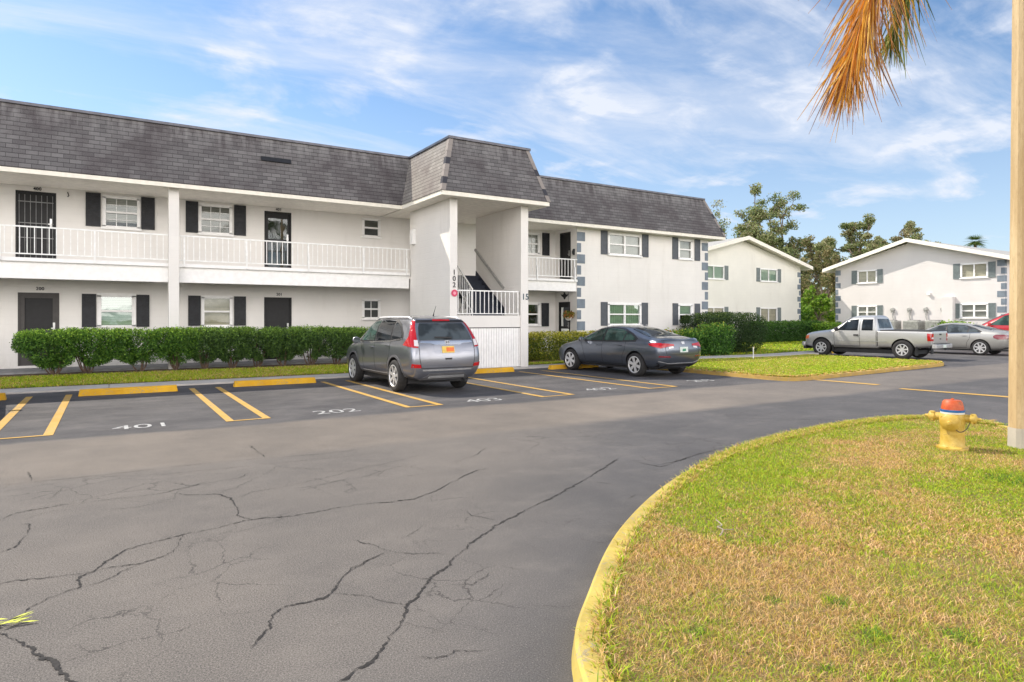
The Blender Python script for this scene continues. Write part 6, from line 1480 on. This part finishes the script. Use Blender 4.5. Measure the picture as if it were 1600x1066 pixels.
def red_car():
    E = empty('parked_hatchback', (37.3, 13.6, .0), R(5)); E.scale = (1.05, 1.08, 1.23); tag(E, 'red car at the far right, partly hidden by the lamp pole', 'car')
    def row(y, w=(0, .70, .83, .88, .86, .77, .62, .40, 0), z=(.22, .22, .38, .74, 1.0, 1.25, 1.50, 1.56, 1.58)): return [(y, w[i], z[i]) for i in range(9)]
    rows = [row(-2.0, w=(0,) * 9, z=(.3, .3, .42, .72, .95, 1.15, 1.28, 1.3, 1.3)), row(-1.99, w=(0, .4, .46, .48, .46, .4, .34, .2, 0), z=(.3, .3, .42, .72, .95, 1.15, 1.30, 1.32, 1.32)), row(-1.9, w=(0, .64, .76, .8, .78, .7, .56, .36, 0), z=(.28, .28, .42, .72, .98, 1.2, 1.38, 1.42, 1.43)),
            row(-1.5), row(-.8), row(0), row(.3, z=(.22, .22, .38, .74, .98, 1.22, 1.46, 1.52, 1.54)), row(.95, w=(0, .70, .83, .88, .85, .78, .68, .42, 0), z=(.22, .22, .38, .74, .96, 1.08, 1.17, 1.21, 1.22)), row(1.2, z=(.22, .22, .38, .72, .92, .98, 1.0, 1.02, 1.03), w=(0, .70, .83, .87, .84, .76, .64, .4, 0)),
            row(1.8, z=(.22, .22, .38, .68, .84, .88, .91, .92, .93), w=(0, .66, .78, .82, .77, .68, .56, .34, 0)), row(2.1, z=(.26, .26, .38, .6, .7, .73, .75, .76, .76), w=(0, .5, .58, .6, .56, .48, .4, .24, 0)), row(2.14, z=(.3, .3, .38, .56, .66, .69, .7, .71, .71), w=(0,) * 9)]
    body, bvh = cage_body(rows, 'body', 'paint_red', [(-1.28, .33), (1.28, .33)], E, .375); D = Drape(bvh, E)
    for s in 'LR':
        sx = -1 if s == 'L' else 1
        D.patch('side_window', s, [(.86, 1.03), (.30, 1.40), (-.02, 1.45), (-.02, 1.02)], 'glass_green', .008); D.patch('side_window', s, [(-.09, 1.02), (-.09, 1.455), (-.6, 1.46), (-.95, 1.42), (-.95, 1.05)], 'glass_dark', .008); D.patch('quarter_window', s, [(-1.02, 1.07), (-1.02, 1.41), (-1.4, 1.30), (-1.5, 1.15)], 'glass_dark', .008)
        m = MB()
        for ln in ([(.72, .36), (.86, .96)], [(-.055, .36), (-.055, 1.0)], [(.72, .34), (-.85, .34)]): D.line('x', s, ln, .012, '', .002, merge=m)
        m.build('door_seams', 'black_plastic', E)
        D.patch('tail_light', s, [(-1.92, .85), (-1.70, .9), (-1.72, 1.12), (-1.86, 1.14)], 'tail_red', .01)
        mr = MB(); mr.box(-.09, .09, -.05, .05, -.07, .07); o = mr.build('door_mirror', 'paint_red', E, bevel=.03); o.location = (sx * .96, .78, 1.05)
    D.patch('rear_window', 'B', [(-.55, 1.08), (.55, 1.08), (.45, 1.36), (-.45, 1.36)], 'glass_smoke', .008); D.patch('windscreen', 'T', [(-.66, 1.14), (.66, 1.14), (.56, .34), (-.56, .34)], 'glass_dark', .008)
    wheels4(E, .77, -1.28, 1.28, .325, .21, .22, 6)
red_car()
def offscreen_car():
    pass

# ------------------------------------------------------------------ street furniture
def hydrant():
    E = empty('fire_hydrant', (8.12, 3.58, .10), R(-75)); tag(E, 'yellow fire hydrant with orange bonnet and blue ring on the near lawn', 'fire hydrant')
    def sm(o):
        o.data.polygons.foreach_set('use_smooth', [True] * len(o.data.polygons)); o.data.set_sharp_from_angle(angle=R(45)); return o
    k = .92
    m = MB(); m.lathe([(.0, 0), (.165, 0), (.17, .012), (.165, .035), (.145, .042), (.132, .06), (.128, .20), (.130, .33), (.140, .36), (.143, .42), (.135, .465), (.12, .485), (.0, .485)], n=36); sm(m.build('barrel', 'hydrant_yellow', E))
    m = MB(); m.lathe([(.0, .482), (.126, .482), (.128, .505), (.118, .508), (0, .508)], n=36); sm(m.build('white_ring', 'hydrant_white', E))
    m = MB(); m.lathe([(.0, .507), (.129, .507), (.131, .535), (.118, .538), (0, .538)], n=36); sm(m.build('blue_ring', 'hydrant_blue', E))
    m = MB(); m.lathe([(.0, .537), (.120, .537), (.118, .57), (.104, .64), (.088, .662), (.03, .668), (0, .668)], n=36)
    m.lathe([(.0, .645), (.028, .645), (.026, .66), (.018, .665), (.017, .685), (0, .687)], n=5); sm(m.build('bonnet', 'hydrant_orange', E))
    def nozzle(ax, s, r, L, z, nm):
        m = MB(); prof = [(0, .07), (r * .86, .07), (r * .86, L - .055), (r * 1.1, L - .05), (r * 1.12, L - .005), (r * .95, L + .008), (.03, L + .016), (.026, L + .018), (.02, L + .03), (.019, L + .055), (0, L + .057)]
        prof = [(a, s * b) for a, b in prof]
        m.lathe(prof, (0, 0, z), ax, 22)
        for i in range(4): # lugs
            a = i * math.pi / 2 + .7; c, d = r * 1.1 * math.cos(a), r * 1.1 * math.sin(a); q = s * (L - .028)
            p = (q, c, z + d) if ax == 'x' else (d, q, z + c)
            m.box(p[0] - .011, p[0] + .011, p[1] - .011, p[1] + .011, p[2] - .011, p[2] + .011)
        sm(m.build(nm, 'hydrant_yellow', E))
    nozzle('x', 1, .062, .235, .43, 'side_outlet'); nozzle('x', -1, .062, .235, .43, 'side_outlet'); nozzle('y', -1, .095, .175, .375, 'pumper_outlet')
    m = MB()
    for i in range(6): a = i * 1.047 + .3; m.lathe([(.0, .035), (.014, .035), (.014, .05), (0, .05)], (.145 * math.cos(a), .145 * math.sin(a), 0), 'z', 6)
    m.build('flange_bolt', 'hydrant_yellow', E)
    m = MB(); pts = [Vector((.06, -.16, .29)), Vector((.10, -.145, .26)), Vector((.15, -.09, .29)), Vector((.175, -.02, .36)), Vector((.185, .0, .40))]; m.tube(spline(pts, 4), .006, 6); m.build('cap_chain', 'bark', E)
    E.scale = (k, k, .84)
hydrant()

def lamp_pole():
    E = empty('lamp_pole', (8.85, 3.21, .09), R(-HEAD + 3)); tag(E, 'tall square tan pole on a pale concrete foot at the right edge', 'pole')
    def seg(z0, z1, w0, w1, c=.18, nm='shaft', mat='pole_paint'):
        m = MB()
        def ring(w, z): k = w * c; h = w / 2; return [(-h + k, -h, z), (h - k, -h, z), (h, -h + k, z), (h, h - k, z), (h - k, h, z), (-h + k, h, z), (-h, h - k, z), (-h, -h + k, z)]
        a, b = ring(w0, z0), ring(w1, z1)
        for i in range(8): j = (i + 1) % 8; m.quad([a[i], a[j], b[j], b[i]])
        m.quad(b); m.quad(a[::-1]); return m.build(nm, mat, E)
    seg(-.15, .24, .188, .182, nm='concrete_foot', mat='pole_concrete'); seg(.241, 9.0, .176, .120)
    m = MB(); m.tube([(0, 0, 8.9), (-.6, 0, 9.3), (-1.2, 0, 9.35)], .03, 8); m.build('lamp_arm', 'ac_grey', E); m = MB(); m.box(-1.7, -1.15, -.12, .12, 9.28, 9.4); m.build('lamp_head', 'ac_grey', E, bevel=.03)
    E.rotation_euler = (0, R(0.3), R(-HEAD + 3))
lamp_pole()

def palm():
    # queen palm standing just outside the right edge; one dead and one green frond droop into view
    s, c = math.sin(R(HEAD)), math.cos(R(HEAD))
    def Wp(X, Z, z): return Vector((X * c + Z * s, -X * s + Z * c, z))      # camera-right X, forward Z
    base = Wp(5.6, 5.2, 0); E = empty('palm_tree', base); tag(E, 'palm whose brown and green fronds droop into the top right sky', 'palm tree')
    m = MB(); H = 6.4; m.tube([(0, 0, .05), (.03, 0, 2), (0, .03, 4.5), (0, 0, H)], [.19, .15, .14, .13], 12); m.build('trunk', 'bark', E, smooth=True)
    top = base + Vector((0, 0, H))
    def frond(pts, L0, n, cols, name, spread=.9, droop=.6, curl=.25, back=.2, rad=.014, matr='stem_brown'):
        P = spline(pts, 10); V = []; F = []; C = []
        F0 = empty('frond', (0, 0, 0)); F0.parent = E
        if name: F0['label'] = name
        tot = len(P) - 1
        m = MB(); m.tube([p - base for p in P], [rad * (1 - .8 * i / tot) for i in range(tot + 1)], 6); m.build('rachis', matr, F0, smooth=True)
        for k in range(n):
            t = .25 + .75 * (k / n) ** 1.0; f = t * tot; i = min(int(f), tot - 1); p = P[i].lerp(P[i + 1], f - i); d = (P[i + 1] - P[i]).normalized()
            side = d.cross(Vector((0, 0, 1))); side = side.normalized() if side.length > .05 else Vector((1, 0, 0))
            up = side.cross(d).normalized()
            for sg in (-1, 1):
                L = L0 * (.55 + .6 * math.sin(math.pi * min(1, t * .85 + .1))) * rng.uniform(.7, 1.15) * (1 if t < .9 else .75)
                dirn = (side * sg * spread * rng.uniform(.45, 1.1) + d * (.55 + .4 * t) + up * rng.gauss(0, .45) + Vector((0, 0, -droop * rng.uniform(.6, 1.4)))).normalized()
                q = p.copy(); w = rng.uniform(.005, .010); prev = None; wv = dirn.cross(Vector((rng.uniform(-1, 1), rng.uniform(-1, 1), .3))).normalized()
                col = np.array(cols[rng.randrange(len(cols))]) * rng.uniform(.7, 1.25); nseg = 5
                for j in range(nseg + 1):
                    ww = w * (1 - (j / nseg) ** 1.5) + .0012; i0 = len(V); V += [list(q - base - wv * ww), list(q - base + wv * ww)]; C += [col * (1 - .25 * j / nseg)] * 2
                    if j: F.append([i0 - 2, i0 - 1, i0 + 1, i0])
                    dirn = (dirn + Vector((0, 0, -curl * .5)) + Vector((rng.gauss(0, .05), rng.gauss(0, .05), 0))).normalized(); q = q + dirn * L / nseg
        fast_mesh('leaflet', np.array(V), np.array(F), 'frond', np.array(C), F0)
    OR_ = [(.72, .28, .03), (.80, .40, .05), (.55, .26, .09), (.82, .50, .10), (.44, .26, .16), (.62, .38, .22)]
    GN = [(.22, .28, .05), (.34, .37, .08), (.34, .30, .06), (.10, .14, .03)]
    Z = 5.3
    def S(px, py, Zz): X = (px - 800) / 1010 * Zz; return Wp(X, Zz, 1.58 + (498 - py) / 1010 * Zz)
    frond([top, S(1640, -330, 5.2), S(1520, -330, Z), S(1445, -230, Z), S(1380, -80, Z), S(1345, 35, Z), S(1322, 112, Z)], 0.86, 430, OR_, 'dead orange brown frond hanging down', .80, .75, .14, rad=.02)
    frond([top, S(1650, -260, 5.3), S(1540, -280, 5.5), S(1470, -190, 5.5), S(1420, -40, 5.5), S(1392, 60, 5.5)], .66, 190, GN, 'green frond hanging beside the dead one', .5, .95, .12, rad=.018, matr='leaf_yellow')
    for k in range(9):
        a = k * .7 + 2.6; d = Vector((math.cos(a), math.sin(a), 0))
        if d.dot(Wp(-1, 0, 0)) > .35: d = -d
        frond([top, top + d * .9 + Vector((0, 0, 1.0)), top + d * 2.0 + Vector((0, 0, 1.0)), top + d * 3.0 + Vector((0, 0, -.2))], .7, 60, [(.05, .10, .015), (.08, .15, .02), (.12, .18, .03)], None, .9, .4, .2)
palm()

m = MB(); m.box(-.012, .012, -.012, .012, 0, .40); m.box(-.02, .02, -.02, .02, .40, .46, 1); o = m.build('marker_stake', ['white_paint', 'cream_trim']); o.location = (19.98, 15.38, .08); tag(o, 'thin white marker stake standing in the bright second lawn', 'stake')
m = MB(); m.tube(spline([(0, 0, .03), (.035, .045, .05), (.02, .09, .055), (.06, .13, .05), (.05, .20, .06)], 4), [.0042] * 17, 6); m.tube([(.04, .05, .05), (.09, .03, .06)], .003, 5); o = m.build('fallen_twig', 'twig_bark'); o.location = (3.45, 2.92, .105); o.rotation_euler = (0, 0, R(-30)); o.scale = (1.2, 1.2, 1); tag(o, 'small bare grey twig lying on the near lawn', 'twig')
E = empty('fallen_leaf_cluster', (-.43, 4.19, .004)); tag(E, 'crumpled yellow green leaf cluster lying on the cracked road at the left edge', 'leaf')
V = []; F = []
for k in range(16):
    a = rng.uniform(-.6, .6) + (0 if k % 2 else math.pi); L = rng.uniform(.05, .11); z = rng.uniform(.004, .03); p = Vector((rng.uniform(-.05, .05), rng.uniform(-.02, .02), z)); d = Vector((math.cos(a), math.sin(a), rng.uniform(-.02, .2))) * L; w = Vector((-math.sin(a), math.cos(a), 0)) * .008
    i = len(V); V += [list(p), list(p + d * .5 + w), list(p + d), list(p + d * .5 - w)]; F.append([i, i + 1, i + 2, i + 3])
V = np.array(V); V[:, 2] = np.maximum(V[:, 2], .004); fast_mesh('leaf_blade', V, np.array(F), 'leaf_yellow', None, E)
